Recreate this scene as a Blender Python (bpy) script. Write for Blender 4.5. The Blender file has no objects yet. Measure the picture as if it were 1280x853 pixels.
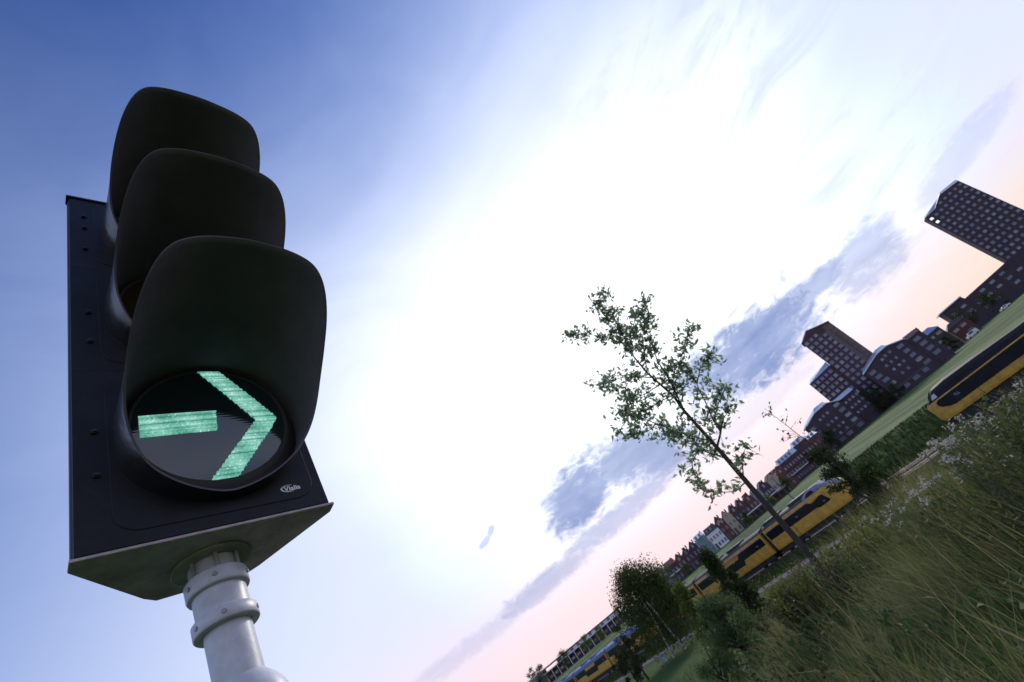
import bpy, math, random
import numpy as np
from mathutils import Vector, Matrix, noise as mnoise
R_ = math.radians
sc = bpy.context.scene
COL = sc.collection
random.seed(5)

# ------------------------------------------------------------------ camera (eye is the world origin)
TH, FPX = 0.5499430594, 570.9375
RT = (0.76932, -0.63886)
DN = (0.63886, 0.76932)
cth, sth = math.cos(TH), math.sin(TH)
fw = Vector((0, cth, sth)); U = Vector((0, -sth, cth)); X = Vector((1, 0, 0))
cr = X*RT[0] - U*DN[0]
cu = X*(-RT[1]) + U*DN[1]
cam = bpy.data.cameras.new('camera'); co = bpy.data.objects.new('camera', cam); COL.objects.link(co)
m = Matrix((cr, cu, -fw)).transposed().to_4x4()
co.matrix_world = m
cam.sensor_width = 36; cam.lens = FPX*36/1280
cam.clip_start = 0.05; cam.clip_end = 9000
cam.dof.use_dof = True; cam.dof.focus_distance = 0.93; cam.dof.aperture_fstop = 9
sc.camera = co

def pol(az, R, z=0.0):
    a = R_(az); return Vector((R*math.sin(a), R*math.cos(a), z))
def ray(px, py):
    x, y = px-640, py-426.5
    a = x*RT[0]+y*RT[1]; b = -(x*DN[0]+y*DN[1])
    return Vector((a, FPX*cth-b*sth, FPX*sth+b*cth))
def at(px, py, R):
    r = ray(px, py); return r*(R/math.hypot(r.x, r.y))

# ------------------------------------------------------------------ materials
def _new(name):
    mt = bpy.data.materials.new(name); mt.use_nodes = True
    nt = mt.node_tree; b = nt.nodes['Principled BSDF']; return mt, nt, b
def mat(name, col, rough=0.6, var=0.15, scale=6.0, bump=0.0, metal=0.0, spec=0.5, coat=0.0, bscale=None, col2=None, detail=6):
    """Principled with a noise-driven variation of the base colour and optional bump."""
    mt, nt, b = _new(name)
    tc = nt.nodes.new('ShaderNodeTexCoord')
    nz = nt.nodes.new('ShaderNodeTexNoise'); nz.inputs['Scale'].default_value = scale; nz.inputs['Detail'].default_value = detail
    nz.inputs['Roughness'].default_value = 0.65
    nt.links.new(tc.outputs['Object'], nz.inputs['Vector'])
    rp = nt.nodes.new('ShaderNodeValToRGB')
    c1 = [c*(1-var) for c in col[:3]]; c2 = [min(1, c*(1+var)) for c in (col2 or col)[:3]]
    rp.color_ramp.elements[0].position = 0.32; rp.color_ramp.elements[0].color = (*c1, 1)
    rp.color_ramp.elements[1].position = 0.68; rp.color_ramp.elements[1].color = (*c2, 1)
    nt.links.new(nz.outputs['Fac'], rp.inputs['Fac']); nt.links.new(rp.outputs['Color'], b.inputs['Base Color'])
    b.inputs['Roughness'].default_value = rough; b.inputs['Metallic'].default_value = metal
    b.inputs['Specular IOR Level'].default_value = spec; b.inputs['Coat Weight'].default_value = coat
    if bump:
        n2 = nt.nodes.new('ShaderNodeTexNoise'); n2.inputs['Scale'].default_value = bscale or scale*6; n2.inputs['Detail'].default_value = 4
        nt.links.new(tc.outputs['Object'], n2.inputs['Vector'])
        bp = nt.nodes.new('ShaderNodeBump'); bp.inputs['Strength'].default_value = bump; bp.inputs['Distance'].default_value = 0.02
        nt.links.new(n2.outputs['Fac'], bp.inputs['Height']); nt.links.new(bp.outputs['Normal'], b.inputs['Normal'])
    return mt
def brick_mat(name, c1, c2, mortar, scale=1.0):
    mt, nt, b = _new(name)
    tc = nt.nodes.new('ShaderNodeTexCoord'); mp = nt.nodes.new('ShaderNodeMapping'); mp.inputs['Rotation'].default_value = (R_(90), 0, 0)
    br = nt.nodes.new('ShaderNodeTexBrick'); br.inputs['Scale'].default_value = scale
    br.inputs['Color1'].default_value = (*c1, 1); br.inputs['Color2'].default_value = (*c2, 1); br.inputs['Mortar'].default_value = (*mortar, 1)
    nz = nt.nodes.new('ShaderNodeTexNoise'); nz.inputs['Scale'].default_value = 0.35; nz.inputs['Detail'].default_value = 8
    mx = nt.nodes.new('ShaderNodeMix'); mx.data_type = 'RGBA'; mx.blend_type = 'MULTIPLY'; mx.inputs[0].default_value = 0.5
    nt.links.new(tc.outputs['Object'], mp.inputs['Vector']); nt.links.new(mp.outputs['Vector'], br.inputs['Vector'])
    nt.links.new(tc.outputs['Object'], nz.inputs['Vector'])
    nt.links.new(br.outputs['Color'], mx.inputs[6]); nt.links.new(nz.outputs['Fac'], mx.inputs[7])
    nt.links.new(mx.outputs[2], b.inputs['Base Color']); b.inputs['Roughness'].default_value = 0.85
    return mt
def leaf_mat(name, c1, c2, trans=0.35, rough=0.65):
    """two-sided leaf: colour varies per leaf through the mesh attribute 'rnd'"""
    mt, nt, b = _new(name)
    at_ = nt.nodes.new('ShaderNodeAttribute'); at_.attribute_name = 'rnd'
    rp = nt.nodes.new('ShaderNodeValToRGB'); rp.color_ramp.elements[0].color = (*c1, 1); rp.color_ramp.elements[1].color = (*c2, 1)
    nt.links.new(at_.outputs['Fac'], rp.inputs['Fac'])
    nt.links.new(rp.outputs['Color'], b.inputs['Base Color']); b.inputs['Roughness'].default_value = rough; b.inputs['Specular IOR Level'].default_value = 0.18
    tr = nt.nodes.new('ShaderNodeBsdfTranslucent'); mx = nt.nodes.new('ShaderNodeMixShader'); mx.inputs[0].default_value = trans
    nt.links.new(rp.outputs['Color'], tr.inputs['Color'])
    nt.links.new(b.outputs[0], mx.inputs[1]); nt.links.new(tr.outputs[0], mx.inputs[2])
    nt.links.new(mx.outputs[0], nt.nodes['Material Output'].inputs['Surface'])
    return mt

# ------------------------------------------------------------------ mesh builder
class MB:
    def __init__(s): s.v = []; s.f = []; s.mi = []
    def add(s, vs, fs, mi=0):
        o = len(s.v); s.v += [tuple(v) for v in vs]; s.f += [tuple(i+o for i in f) for f in fs]; s.mi += [mi]*len(fs); return s
    def box(s, x0, x1, y0, y1, z0, z1, mi=0):
        return s.add([(x0,y0,z0),(x1,y0,z0),(x1,y1,z0),(x0,y1,z0),(x0,y0,z1),(x1,y0,z1),(x1,y1,z1),(x0,y1,z1)],
                     [(0,3,2,1),(4,5,6,7),(0,1,5,4),(1,2,6,5),(2,3,7,6),(3,0,4,7)], mi)
    def prism(s, pts, d0, d1, axis='y', mi=0):
        """polygon in (x,z) extruded along y (axis y), or polygon in (x,y) along z (axis z), or (y,z) along x."""
        n = len(pts)
        if axis == 'y': A = [(p[0], d0, p[1]) for p in pts]; B = [(p[0], d1, p[1]) for p in pts]
        elif axis == 'z': A = [(p[0], p[1], d0) for p in pts]; B = [(p[0], p[1], d1) for p in pts]
        else: A = [(d0, p[0], p[1]) for p in pts]; B = [(d1, p[0], p[1]) for p in pts]
        return s.add(A+B, [tuple(range(n)), tuple(range(2*n-1, n-1, -1))]+[(i, i+n, (i+1) % n+n, (i+1) % n) for i in range(n)], mi)
    def tube(s, path, radii, seg=8, cap=True, mi=0):
        path = [Vector(p) for p in path]; n = len(path); rings = []
        if not hasattr(radii, '__len__'): radii = [radii]*n
        ref = Vector((0.31, 0.17, 0.93))
        for i, p in enumerate(path):
            d = (path[min(i+1, n-1)]-path[max(i-1, 0)]).normalized()
            a = d.cross(ref)
            if a.length < 0.05: a = d.cross(Vector((1, 0, 0)))
            a.normalize(); b = d.cross(a)
            rings.append([p+(a*math.cos(2*math.pi*k/seg)+b*math.sin(2*math.pi*k/seg))*radii[i] for k in range(seg)])
        vs = [v for r in rings for v in r]; fs = []
        for i in range(n-1):
            for k in range(seg):
                k2 = (k+1) % seg; fs.append((i*seg+k, i*seg+k2, (i+1)*seg+k2, (i+1)*seg+k))
        if cap: fs += [tuple(range(seg-1, -1, -1)), tuple((n-1)*seg+k for k in range(seg))]
        return s.add(vs, fs, mi)
    def grid(s, rows, closed=False, mi=0):
        nr, nc = len(rows), len(rows[0]); fs = []
        for i in range(nr-1):
            for k in range(nc if closed else nc-1):
                k2 = (k+1) % nc; fs.append((i*nc+k, i*nc+k2, (i+1)*nc+k2, (i+1)*nc+k))
        return s.add([p for r in rows for p in r], fs, mi)
    def shift(s, d): s.v = [(v[0]+d[0], v[1]+d[1], v[2]+d[2]) for v in s.v]; return s
    def build(s, name, mats, parent=None, smooth=False, bevel=0.0, seg=2):
        me = bpy.data.meshes.new(name); me.from_pydata(s.v, [], s.f)
        mats = mats if isinstance(mats, (list, tuple)) else [mats]
        for mm in mats: me.materials.append(mm)
        if len(mats) > 1: me.polygons.foreach_set('material_index', s.mi)
        me.validate(); me.update()
        ob = bpy.data.objects.new(name, me); COL.objects.link(ob)
        if parent: ob.parent = parent
        if smooth:
            me.polygons.foreach_set('use_smooth', [True]*len(me.polygons))
        if bevel:
            bv = ob.modifiers.new('bevel', 'BEVEL'); bv.width = bevel; bv.segments = seg; bv.limit_method = 'ANGLE'; bv.angle_limit = R_(40)
        return ob
def tag(o, label=None, cat=None, group=None, kind=None):
    if label: o['label'] = label
    if cat: o['category'] = cat
    if group: o['group'] = group
    if kind: o['kind'] = kind
    return o
def thing(name, label, cat, loc=(0, 0, 0), rotz=0.0, group=None):
    o = bpy.data.objects.new(name, None); COL.objects.link(o); o.location = loc; o.rotation_euler = (0, 0, rotz)
    o.empty_display_size = 0.1
    return tag(o, label, cat, group)
def part(name, me, parent, loc=(0, 0, 0)):
    o = bpy.data.objects.new(name, me); COL.objects.link(o); o.parent = parent; o.location = loc; return o
def fast_mesh(name, co, faces_n, mats, rnd=None, parent=None, smooth=False):
    """co: (N,3) array; faces_n: (F,k) int array"""
    me = bpy.data.meshes.new(name); k = faces_n.shape[1]; F = len(faces_n)
    me.vertices.add(len(co)); me.vertices.foreach_set('co', co.astype(np.float32).ravel())
    me.loops.add(F*k); me.loops.foreach_set('vertex_index', faces_n.astype(np.int32).ravel())
    me.polygons.add(F); me.polygons.foreach_set('loop_start', np.arange(F, dtype=np.int32)*k)
    me.polygons.foreach_set('loop_total', np.full(F, k, dtype=np.int32))
    me.update(calc_edges=True); me.validate()
    if rnd is not None:
        a = me.attributes.new('rnd', 'FLOAT', 'POINT'); a.data.foreach_set('value', rnd.astype(np.float32))
    for mm in (mats if isinstance(mats, (list, tuple)) else [mats]): me.materials.append(mm)
    ob = bpy.data.objects.new(name, me); COL.objects.link(ob)
    if parent: ob.parent = parent
    return ob

# ------------------------------------------------------------------ world: Nishita sky + veil of thin cloud + cumulus banks
SUN_AZ, SUN_EL = 24.0, 27.0
w = bpy.data.worlds.new('World'); sc.world = w; w.use_nodes = True
nt = w.node_tree; nd = nt.nodes; lk = nt.links
bg = nd['Background']
def sock(a, inp):
    if isinstance(a, (int, float)): inp.default_value = a
    else: lk.new(a, inp)
def M(op, a, b=None, c=None, clamp=False):
    n = nd.new('ShaderNodeMath'); n.operation = op; n.use_clamp = clamp
    sock(a, n.inputs[0])
    if b is not None: sock(b, n.inputs[1])
    if c is not None: sock(c, n.inputs[2])
    return n.outputs[0]
def sstep(x, e0, e1, lo=0.0, hi=1.0):
    n = nd.new('ShaderNodeMapRange'); n.interpolation_type = 'SMOOTHSTEP'
    sock(x, n.inputs['Value']); n.inputs['From Min'].default_value = e0; n.inputs['From Max'].default_value = e1
    n.inputs['To Min'].default_value = lo; n.inputs['To Max'].default_value = hi
    return n.outputs[0]
def mixc(f, a, b, blend='MIX'):
    n = nd.new('ShaderNodeMix'); n.data_type = 'RGBA'; n.blend_type = blend; n.clamp_factor = True
    sock(f, n.inputs[0])
    for v, i in ((a, 6), (b, 7)):
        if isinstance(v, tuple): n.inputs[i].default_value = (*v, 1)
        else: lk.new(v, n.inputs[i])
    return n.outputs[2]
tc = nd.new('ShaderNodeTexCoord'); sp = nd.new('ShaderNodeSeparateXYZ'); lk.new(tc.outputs['Generated'], sp.inputs[0])
dx, dy, dz = sp.outputs
DEG = 180/math.pi
AZ = M('MULTIPLY', M('ARCTAN2', dx, dy), DEG)
EL = M('MULTIPLY', M('ARCSINE', dz), DEG)
def cnoise(sa, se, detail=6, rough=0.6, w_=0.0, dist=0.0):
    cb = nd.new('ShaderNodeCombineXYZ'); sock(M('DIVIDE', AZ, sa), cb.inputs[0]); sock(M('DIVIDE', EL, se), cb.inputs[1]); cb.inputs[2].default_value = w_
    n = nd.new('ShaderNodeTexNoise'); n.inputs['Scale'].default_value = 1.0; n.inputs['Detail'].default_value = detail; n.inputs['Roughness'].default_value = rough
    n.inputs['Distortion'].default_value = dist
    lk.new(cb.outputs[0], n.inputs['Vector']); return n.outputs['Fac']
sky = nd.new('ShaderNodeTexSky'); sky.sky_type = 'NISHITA'; sky.sun_disc = False
sky.sun_elevation = R_(SUN_EL); sky.sun_rotation = R_(SUN_AZ); sky.air_density = 1.2; sky.dust_density = 0.6; sky.ozone_density = 2.5
K = 10.0     # the Background runs at strength 0.1; the cloud radiances below are divided back by it
base = mixc(1.0, sky.outputs[0], (0.38, 0.56, 1.04), 'MULTIPLY')
# thin bright veil round the sun
da = M('SUBTRACT', AZ, 10.0); de = M('SUBTRACT', EL, 24.0)
cosE = M('COSINE', M('DIVIDE', EL, DEG))
da = M('MULTIPLY', da, M('MAXIMUM', cosE, 0.25))
dey = M('MULTIPLY', de, M('ADD', 1.0, sstep(de, 0.0, 14.0, 0.0, 0.42)))
E = M('SQRT', M('ADD', M('MULTIPLY', da, da), M('MULTIPLY', dey, dey)))
streak = cnoise(30, 9, 7, 0.55, 3.1, 0.6)
E2 = M('ADD', E, M('MULTIPLY', M('SUBTRACT', streak, 0.5), 9.0))
v1 = sstep(E2, 18.0, 84.0, 1.0, 0.0)
veilcol = mixc(sstep(E2, 8.0, 66.0), (0.98*K, 1.00*K, 1.06*K), (0.37*K, 0.47*K, 0.74*K))
col = mixc(M('MULTIPLY', v1, 0.99), base, veilcol)
# faint cirrus wisps high on the right
wis = M('MULTIPLY', sstep(cnoise(13.0, 4.0, 7, 0.6, 5.5, 0.8), 0.47, 0.72), M('MULTIPLY', sstep(AZ, 22.0, 42.0), sstep(EL, 60.0, 38.0)))
col = mixc(M('MULTIPLY', wis, 0.6), col, (0.42*K, 0.50*K, 0.66*K))
# hazy bright sky on the side away from the sun (behind the viewer)
back = M('MULTIPLY', sstep(M('COSINE', M('DIVIDE', M('SUBTRACT', AZ, 20.0), DEG)), -0.1, -0.75), sstep(EL, 70.0, 25.0))
col = mixc(M('MULTIPLY', back, 0.8), col, (0.50*K, 0.60*K, 0.82*K))
low = M('MULTIPLY', sstep(EL, 46.0, 8.0), sstep(AZ, -110.0, -45.0, 0.35, 1.0))
col = mixc(M('MULTIPLY', low, 0.9), col, mixc(sstep(AZ, -78.0, -36.0), (0.24*K, 0.34*K, 0.60*K), (0.58*K, 0.62*K, 0.76*K)), 'LIGHTEN')
# warm band low over the horizon
warm = M('MULTIPLY', sstep(EL, 0.5, 14.0, 1.0, 0.0), sstep(AZ, -75.0, -5.0, 0.35, 0.95))
warmc = mixc(sstep(AZ, 20.0, 50.0), (0.74*K, 0.565*K, 0.58*K), (0.73*K, 0.55*K, 0.41*K))
col = mixc(warm, col, warmc)
# cloud banks (azimuth, elevation, half width, half height, tilt, density)
fine = cnoise(1.5, 0.8, 9, 0.62, 7.7, 0.6)
med = cnoise(6.5, 2.6, 4, 0.55, 4.1, 0.4)
big = cnoise(14.0, 5.0, 3, 0.5, 1.3, 0.2)
nn_ = M('ADD', M('ADD', M('MULTIPLY', M('SUBTRACT', fine, 0.5), 2.3), M('MULTIPLY', M('SUBTRACT', med, 0.5), 1.8)), M('ADD', M('MULTIPLY', M('SUBTRACT', big, 0.5), 0.8), 0.30))
total = None
for (a0, e0, ra, re, tl, dens) in [(20.5, 11.4, 8.8, 4.2, -0.03, 0.97), (15.5, 13.0, 4.0, 2.6, 0.1, 0.95), (29.5, 11.6, 4.5, 1.3, -0.1, 0.8), (16.0, 6.9, 11.0, 1.3, 0.0, 0.30),
                                   (-6.0, 12.0, 5.0, 3.3, 0.15, 0.9), (3.0, 11.0, 6.5, 3.4, -0.35, 0.85), (-3.0, 7.5, 8.0, 1.2, 0.0, 0.72), (-14.0, 6.8, 7.0, 1.1, 0.0, 0.65),
                                   (-25.0, 6.3, 8.0, 0.9, 0.0, 0.35), (34.5, 9.9, 4.2, 2.6, 0.15, 0.60), (45.0, 10.2, 5.0, 1.1, 0.1, 0.30),
                                   (-17.9, 14.1, 0.9, 0.35, 0.3, 0.5), (-16.7, 14.7, 0.6, 0.4, 0.5, 0.5), (28.6, 14.3, 0.35, 0.45, 0.4, 0.5), (29.0, 14.75, 0.4, 0.2, 0.4, 0.4), (-60.0, 7.0, 14.0, 1.6, 0.05, 0.5), (95.0, 14.0, 22.0, 4.0, 0.0, 0.7), (-120.0, 15.0, 25.0, 5.0, 0.0, 0.6)]:
    a = M('SUBTRACT', AZ, a0); e = M('SUBTRACT', M('SUBTRACT', EL, e0), M('MULTIPLY', a, tl))
    d2 = M('ADD', M('POWER', M('ABSOLUTE', M('DIVIDE', a, ra)), 2.0), M('POWER', M('ABSOLUTE', M('DIVIDE', e, re)), 2.0))
    f = M('ADD', M('SUBTRACT', 1.0, d2), nn_)
    mk = M('MULTIPLY', sstep(f, -0.35, 1.05), dens)
    total = mk if total is None else M('MAXIMUM', total, mk)
shade = cnoise(9.0, 3.0, 7, 0.6, 12.0, 0.3)
ccol = mixc(sstep(shade, 0.3, 0.72), (0.15*K, 0.215*K, 0.42*K), (0.30*K, 0.36*K, 0.56*K))
ccol = mixc(M('MULTIPLY', sstep(EL, 4.0, 9.5, 1.0, 0.0), 0.55), ccol, (0.50*K, 0.45*K, 0.56*K))
col = mixc(total, col, ccol)
lk.new(col, bg.inputs['Color']); bg.inputs['Strength'].default_value = 0.1
sun = bpy.data.lights.new('sun', 'SUN'); so = bpy.data.objects.new('sun', sun); COL.objects.link(so)
sun.energy = 1.5; sun.angle = R_(11); sun.color = (1.0, 0.93, 0.84)
sd = pol(SUN_AZ, math.cos(R_(SUN_EL)), math.sin(R_(SUN_EL)))
so.rotation_euler = sd.to_track_quat('Z', 'Y').to_euler()
vs = sc.view_settings; vs.view_transform = 'Standard'; vs.look = 'None'; vs.gamma = 1.0; vs.exposure = 0.5; vs.use_curve_mapping = False
sc.cycles.use_denoising = True
sc.cycles.max_bounces = 6; sc.cycles.transparent_max_bounces = 8

# ------------------------------------------------------------------ terrain
AN = R_(46.0)
NV = Vector((math.sin(AN), math.cos(AN), 0)); AV = Vector((math.cos(AN), -math.sin(AN), 0))   # across / along the railway
def ts(t, s, z=0.0): return NV*t + AV*s + Vector((0, 0, z))
EX = np.array([-60, -12, -3, -0.85, 1.7, 3.2, 6, 10, 20, 60]); EY = np.array([-40, 0, 4.3, 6.6, 9.4, 9.0, 7.2, 3.8, -6, -46])
def sm(x): x = np.clip(x, 0, 1); return x*x*(3-2*x)
def ground_z(x, y):
    x = np.asarray(x, float); y = np.asarray(y, float)
    d = (y-np.interp(x, EX, EY))*0.72
    t = x*NV.x+y*NV.y
    z = -1.65-0.25*np.clip(d, 0, None)
    z = np.where(d < 20, z, -6.65)
    z = np.maximum(z, -6.93)
    z = np.where(d > 21, -6.93, z)
    z = z+0.06*np.sin(x*0.9+1.3)*np.sin(y*0.7)*np.clip(1.2-np.abs(z+1.65), 0, 1)
    bank = sm((t-67.0)/10.5)
    z = np.where(t > 66, -6.95+bank*3.0, z)
    return z
def gz(x, y): return float(ground_z(x, y))
def patch(name, mat_, tt, ss, zoff=0.0, zf=None):
    T, S = np.meshgrid(tt, ss, indexing='ij')
    x = T*NV.x+S*AV.x; y = T*NV.y+S*AV.y
    z = (ground_z(x, y) if zf is None else np.full_like(x, zf))+zoff
    co_ = np.stack([x, y, z], -1).reshape(-1, 3); nt_, ns_ = len(tt), len(ss)
    i, k = np.meshgrid(np.arange(nt_-1), np.arange(ns_-1), indexing='ij')
    q = np.stack([i*ns_+k, i*ns_+k+1, (i+1)*ns_+k+1, (i+1)*ns_+k], -1).reshape(-1, 4)
    ob = fast_mesh(name, co_, q[:, ::-1] if False else q, mat_)
    ob.data.polygons.foreach_set('use_smooth', [True]*len(ob.data.polygons))
    return tag(ob, kind='structure')
def ground_mat(name, stripes=None, c=((0.020, 0.036, 0.010), (0.05, 0.075, 0.02), (0.085, 0.085, 0.032)), sc1=0.35, sc2=7.0):
    mt, nt_, b = _new(name); L = nt_.links.new
    tc_ = nt_.nodes.new('ShaderNodeTexCoord')
    def nz(s, d, mp=None):
        n = nt_.nodes.new('ShaderNodeTexNoise'); n.inputs['Scale'].default_value = s; n.inputs['Detail'].default_value = d; n.inputs['Roughness'].default_value = .65
        L(mp or tc_.outputs['Object'], n.inputs['Vector']); return n.outputs['Fac']
    a = nz(sc1, 6); f = nz(sc2, 5)
    ad = nt_.nodes.new('ShaderNodeMath'); ad.operation = 'MULTIPLY_ADD'; ad.inputs[1].default_value = 0.55; L(f, ad.inputs[0]); 
    h = nt_.nodes.new('ShaderNodeMath'); h.operation = 'MULTIPLY'; h.inputs[1].default_value = 0.5; L(a, h.inputs[0]); L(h.outputs[0], ad.inputs[2])
    src = ad.outputs[0]
    if stripes:
        mp = nt_.nodes.new('ShaderNodeMapping'); mp.inputs['Rotation'].default_value = (0, 0, R_(stripes[0])); mp.inputs['Scale'].default_value = (stripes[1], stripes[1]*0.03, 1)
        L(tc_.outputs['Object'], mp.inputs['Vector']); st = nz(1.0, 3, mp.outputs['Vector'])
        m2 = nt_.nodes.new('ShaderNodeMath'); m2.operation = 'MULTIPLY_ADD'; m2.inputs[1].default_value = stripes[2]; L(st, m2.inputs[0])
        m3 = nt_.nodes.new('ShaderNodeMath'); m3.operation = 'SUBTRACT'; m3.inputs[1].default_value = stripes[2]*0.5; L(src, m3.inputs[0]); L(m3.outputs[0], m2.inputs[2]); src = m2.outputs[0]
    rp = nt_.nodes.new('ShaderNodeValToRGB'); e = rp.color_ramp.elements
    e[0].position = 0.36; e[0].color = (*c[0], 1); e[1].position = 0.70; e[1].color = (*c[2], 1); k = e.new(0.53); k.color = (*c[1], 1)
    L(src, rp.inputs['Fac']); L(rp.outputs['Color'], b.inputs['Base Color']); b.inputs['Roughness'].default_value = 0.95; b.inputs['Specular IOR Level'].default_value = 0.15
    bp = nt_.nodes.new('ShaderNodeBump'); bp.inputs['Strength'].default_value = 0.8; bp.inputs['Distance'].default_value = 0.15; L(f, bp.inputs['Height']); L(bp.outputs['Normal'], b.inputs['Normal'])
    return mt
m_lawn = ground_mat('lawn_ground', c=((0.022, 0.045, 0.010), (0.042, 0.085, 0.016), (0.075, 0.11, 0.03)), sc1=0.25, sc2=4.0)
m_field = ground_mat('field_ground', stripes=(-38.0, 0.085, 1.25), c=((0.020, 0.046, 0.010), (0.050, 0.100, 0.020), (0.10, 0.15, 0.04)), sc1=0.05, sc2=1.2)
# embankment and lawn (from behind the viewer to the foot of the bank), then the field out to the horizon
patch('ground', m_lawn, np.concatenate([np.linspace(-60, -6, 14), np.linspace(-5, 34, 90), np.linspace(35, 66, 20)]),
      np.concatenate([np.linspace(-900, -70, 30), np.linspace(-65, 30, 130), np.linspace(36, 400, 25)]))
patch('field', m_field, np.concatenate([np.linspace(66, 80, 22), np.linspace(84, 400, 24), np.array([600, 1000, 2000, 4000, 7000])]),
      np.concatenate([np.array([-6000, -3000, -1500]), np.linspace(-900, 600, 60), np.array([1200, 2500, 5000])]))
m_path = mat('path_paving', (0.12, 0.10, 0.125), 0.9, 0.12, 1.2, 0.4, bscale=14, spec=0.12)
patch('path', m_path, np.array([47.0, 48.2, 49.4]), np.linspace(-400, 120, 60), 0.02, -6.93)
m_ball = mat('ballast_stone', (0.040, 0.036, 0.043), 0.95, 0.55, 3.0, 1.0, bscale=9, spec=0.08)
bl = MB(); sL, sR = -420, 160
prof = [(54.2, -6.95), (55.3, -6.86), (56.0, -6.80), (65.2, -6.80), (66.4, -6.95)]
bl.grid([[ts(t, s, z) for (t, z) in prof] for s in np.linspace(sL, sR, 40)])
tag(bl.build('ballast_bed', m_ball), kind='structure')
m_rail = mat('rail_steel', (0.16, 0.13, 0.13), 0.35, 0.3, 4, metal=0.7)
m_sleeper = mat('sleeper_concrete', (0.075, 0.072, 0.08), 0.95, 0.2, 2, spec=0.08)
for tc_, lab in ((58.45, 'near railway track with the long train on it'), (62.65, 'farther railway track seen between the trains above the weeds')):
    tr = thing('railway_track', lab, 'railway track', ts(tc_, -30, -6.8), R_(-46))
    for sgn in (-1, 1):
        r = MB(); r.box(-300, 120, sgn*0.72-0.036, sgn*0.72+0.036, 0.012, 0.15); r.build('rail', m_rail, tr)
    sl = MB()
    for i in range(-110, 70):
        sl.box(i*0.9, i*0.9+0.26, -1.28, 1.28, -0.05, 0.055)
    tag(sl.build('sleepers', m_sleeper, tr), kind='stuff')

# ------------------------------------------------------------------ traffic signal (local x along its front, y into the housing, z up)
ex = Vector((0.50696, 0.86162, -0.02464)); nv = Vector((0.86183, -0.50615, 0.03275)); ez = Vector((-0.01575, 0.03784, 0.99916))
P0 = Vector((-0.64821, 0.44585, 0.44852))
W_, H_ = 0.360, 1.085
AX = (0.180, 0.095)                       # where the pole meets the bottom plate
foot_z = -2.115
foot = (AX[0]+0.055, AX[1], foot_z)
sig = thing('traffic_signal', 'black traffic signal with three hoods and a lit green arrow on a grey pole', 'traffic light')
basis = Matrix((ex, -nv, ez)).transposed().to_4x4()
sig.matrix_world = Matrix.Translation(P0+ex*foot[0]-nv*foot[1]+ez*foot[2]) @ basis
sh = (-foot[0], -foot[1], -foot[2])
m_black = mat('signal_black_plastic', (0.016, 0.017, 0.022), 0.42, 0.25, 14, 0.05, bscale=60, spec=0.45)
m_hood = mat('hood_black_plastic', (0.015, 0.015, 0.019), 0.24, 0.5, 14, 0.05, bscale=45, spec=0.7)
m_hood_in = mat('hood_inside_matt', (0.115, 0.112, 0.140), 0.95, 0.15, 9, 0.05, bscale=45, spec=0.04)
m_face = mat('signal_face_paint', (0.009, 0.010, 0.015), 0.45, 0.35, 18, 0.04, bscale=120, spec=0.24)
m_under = mat('bottom_plate_dusty', (0.40, 0.34, 0.37), 0.75, 0.30, 22, 0.15, bscale=160)
m_polep = mat('pole_painted_metal', (0.46, 0.48, 0.58), 0.40, 0.13, 40, 0.03, bscale=120)
m_steel = mat('bolt_steel', (0.20, 0.20, 0.22), 0.35, 0.2, 40, metal=0.8)
m_rubber = mat('ring_rubber', (0.02, 0.02, 0.022), 0.7, 0.2, 20)
hb = MB(); hb.prism([(0.0, 0.012), (W_, 0.012), (W_, 0.022), (0.262, 0.150), (0.245, 0.166), (0.115, 0.166), (0.098, 0.150), (0.0, 0.022)], 0.006, H_-0.004, 'z').shift(sh)
housing = hb.build('housing', m_black, sig, bevel=0.003)
bt = MB(); bt.prism([(-0.002, -0.003), (W_+0.004, -0.003), (W_+0.004, 0.022), (0.266, 0.152), (0.247, 0.170), (0.113, 0.170), (0.094, 0.152), (-0.002, 0.022)], -0.001, 0.004, 'z').shift(sh)
bt.build('bottom_plate', m_under, sig, bevel=0.001)
tp = MB(); tp.prism([(-0.003, -0.004), (W_+0.003, -0.004), (W_+0.003, 0.022), (0.266, 0.152), (0.247, 0.170), (0.113, 0.170), (0.094, 0.152), (-0.003, 0.022)], H_-0.003, H_+0.004, 'z').shift(sh)
tp.build('top_plate', m_black, sig, bevel=0.0015)
pitch = 0.352; ZC = 0.218; XC = 0.196
bolts = [0.142, 0.234, 0.475, 0.570, 0.827, 0.927, 0.9855]
# angle from the top of the hood -> how far the rim stands out from the door
La = np.array([0, 25, 40, 50, 62, 75, 90, 105, 130, 180.0]); Ll = np.array([.3247, .3212, .3145, .2906, .2432, .1825, .1292, .0921, .0534, .022])
HX = (0.1967, 0.2017, 0.2077); HZ = (0.2028, 0.5584, 0.8935); HS = (1.0, 1.044, 1.124)     # hood centres and lengths, lowest first
def hood_len(ang):          # smoothed lookup, symmetric about the top
    a = np.abs(ang+np.linspace(-13, 13, 27)); a = np.where(a > 180, 360-a, a); w_ = np.exp(-(np.linspace(-2, 2, 27))**2)
    return float((np.interp(a, La, Ll)*w_).sum()/w_.sum())
def hood_pt(th, off, k, rin=0.0):
    R = 0.139+0.1176*off+0.011*max(0, 1-off/0.15)**1.5-rin
    c, s_ = math.cos(th), math.sin(th); e = 2+0.988*off; q = (abs(c)**e+abs(s_)**e)**(-1/e)
    return (HX[k]+0.0916*off+R*q*c, -off, HZ[k]+0.0447*off+R*q*s_)
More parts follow.
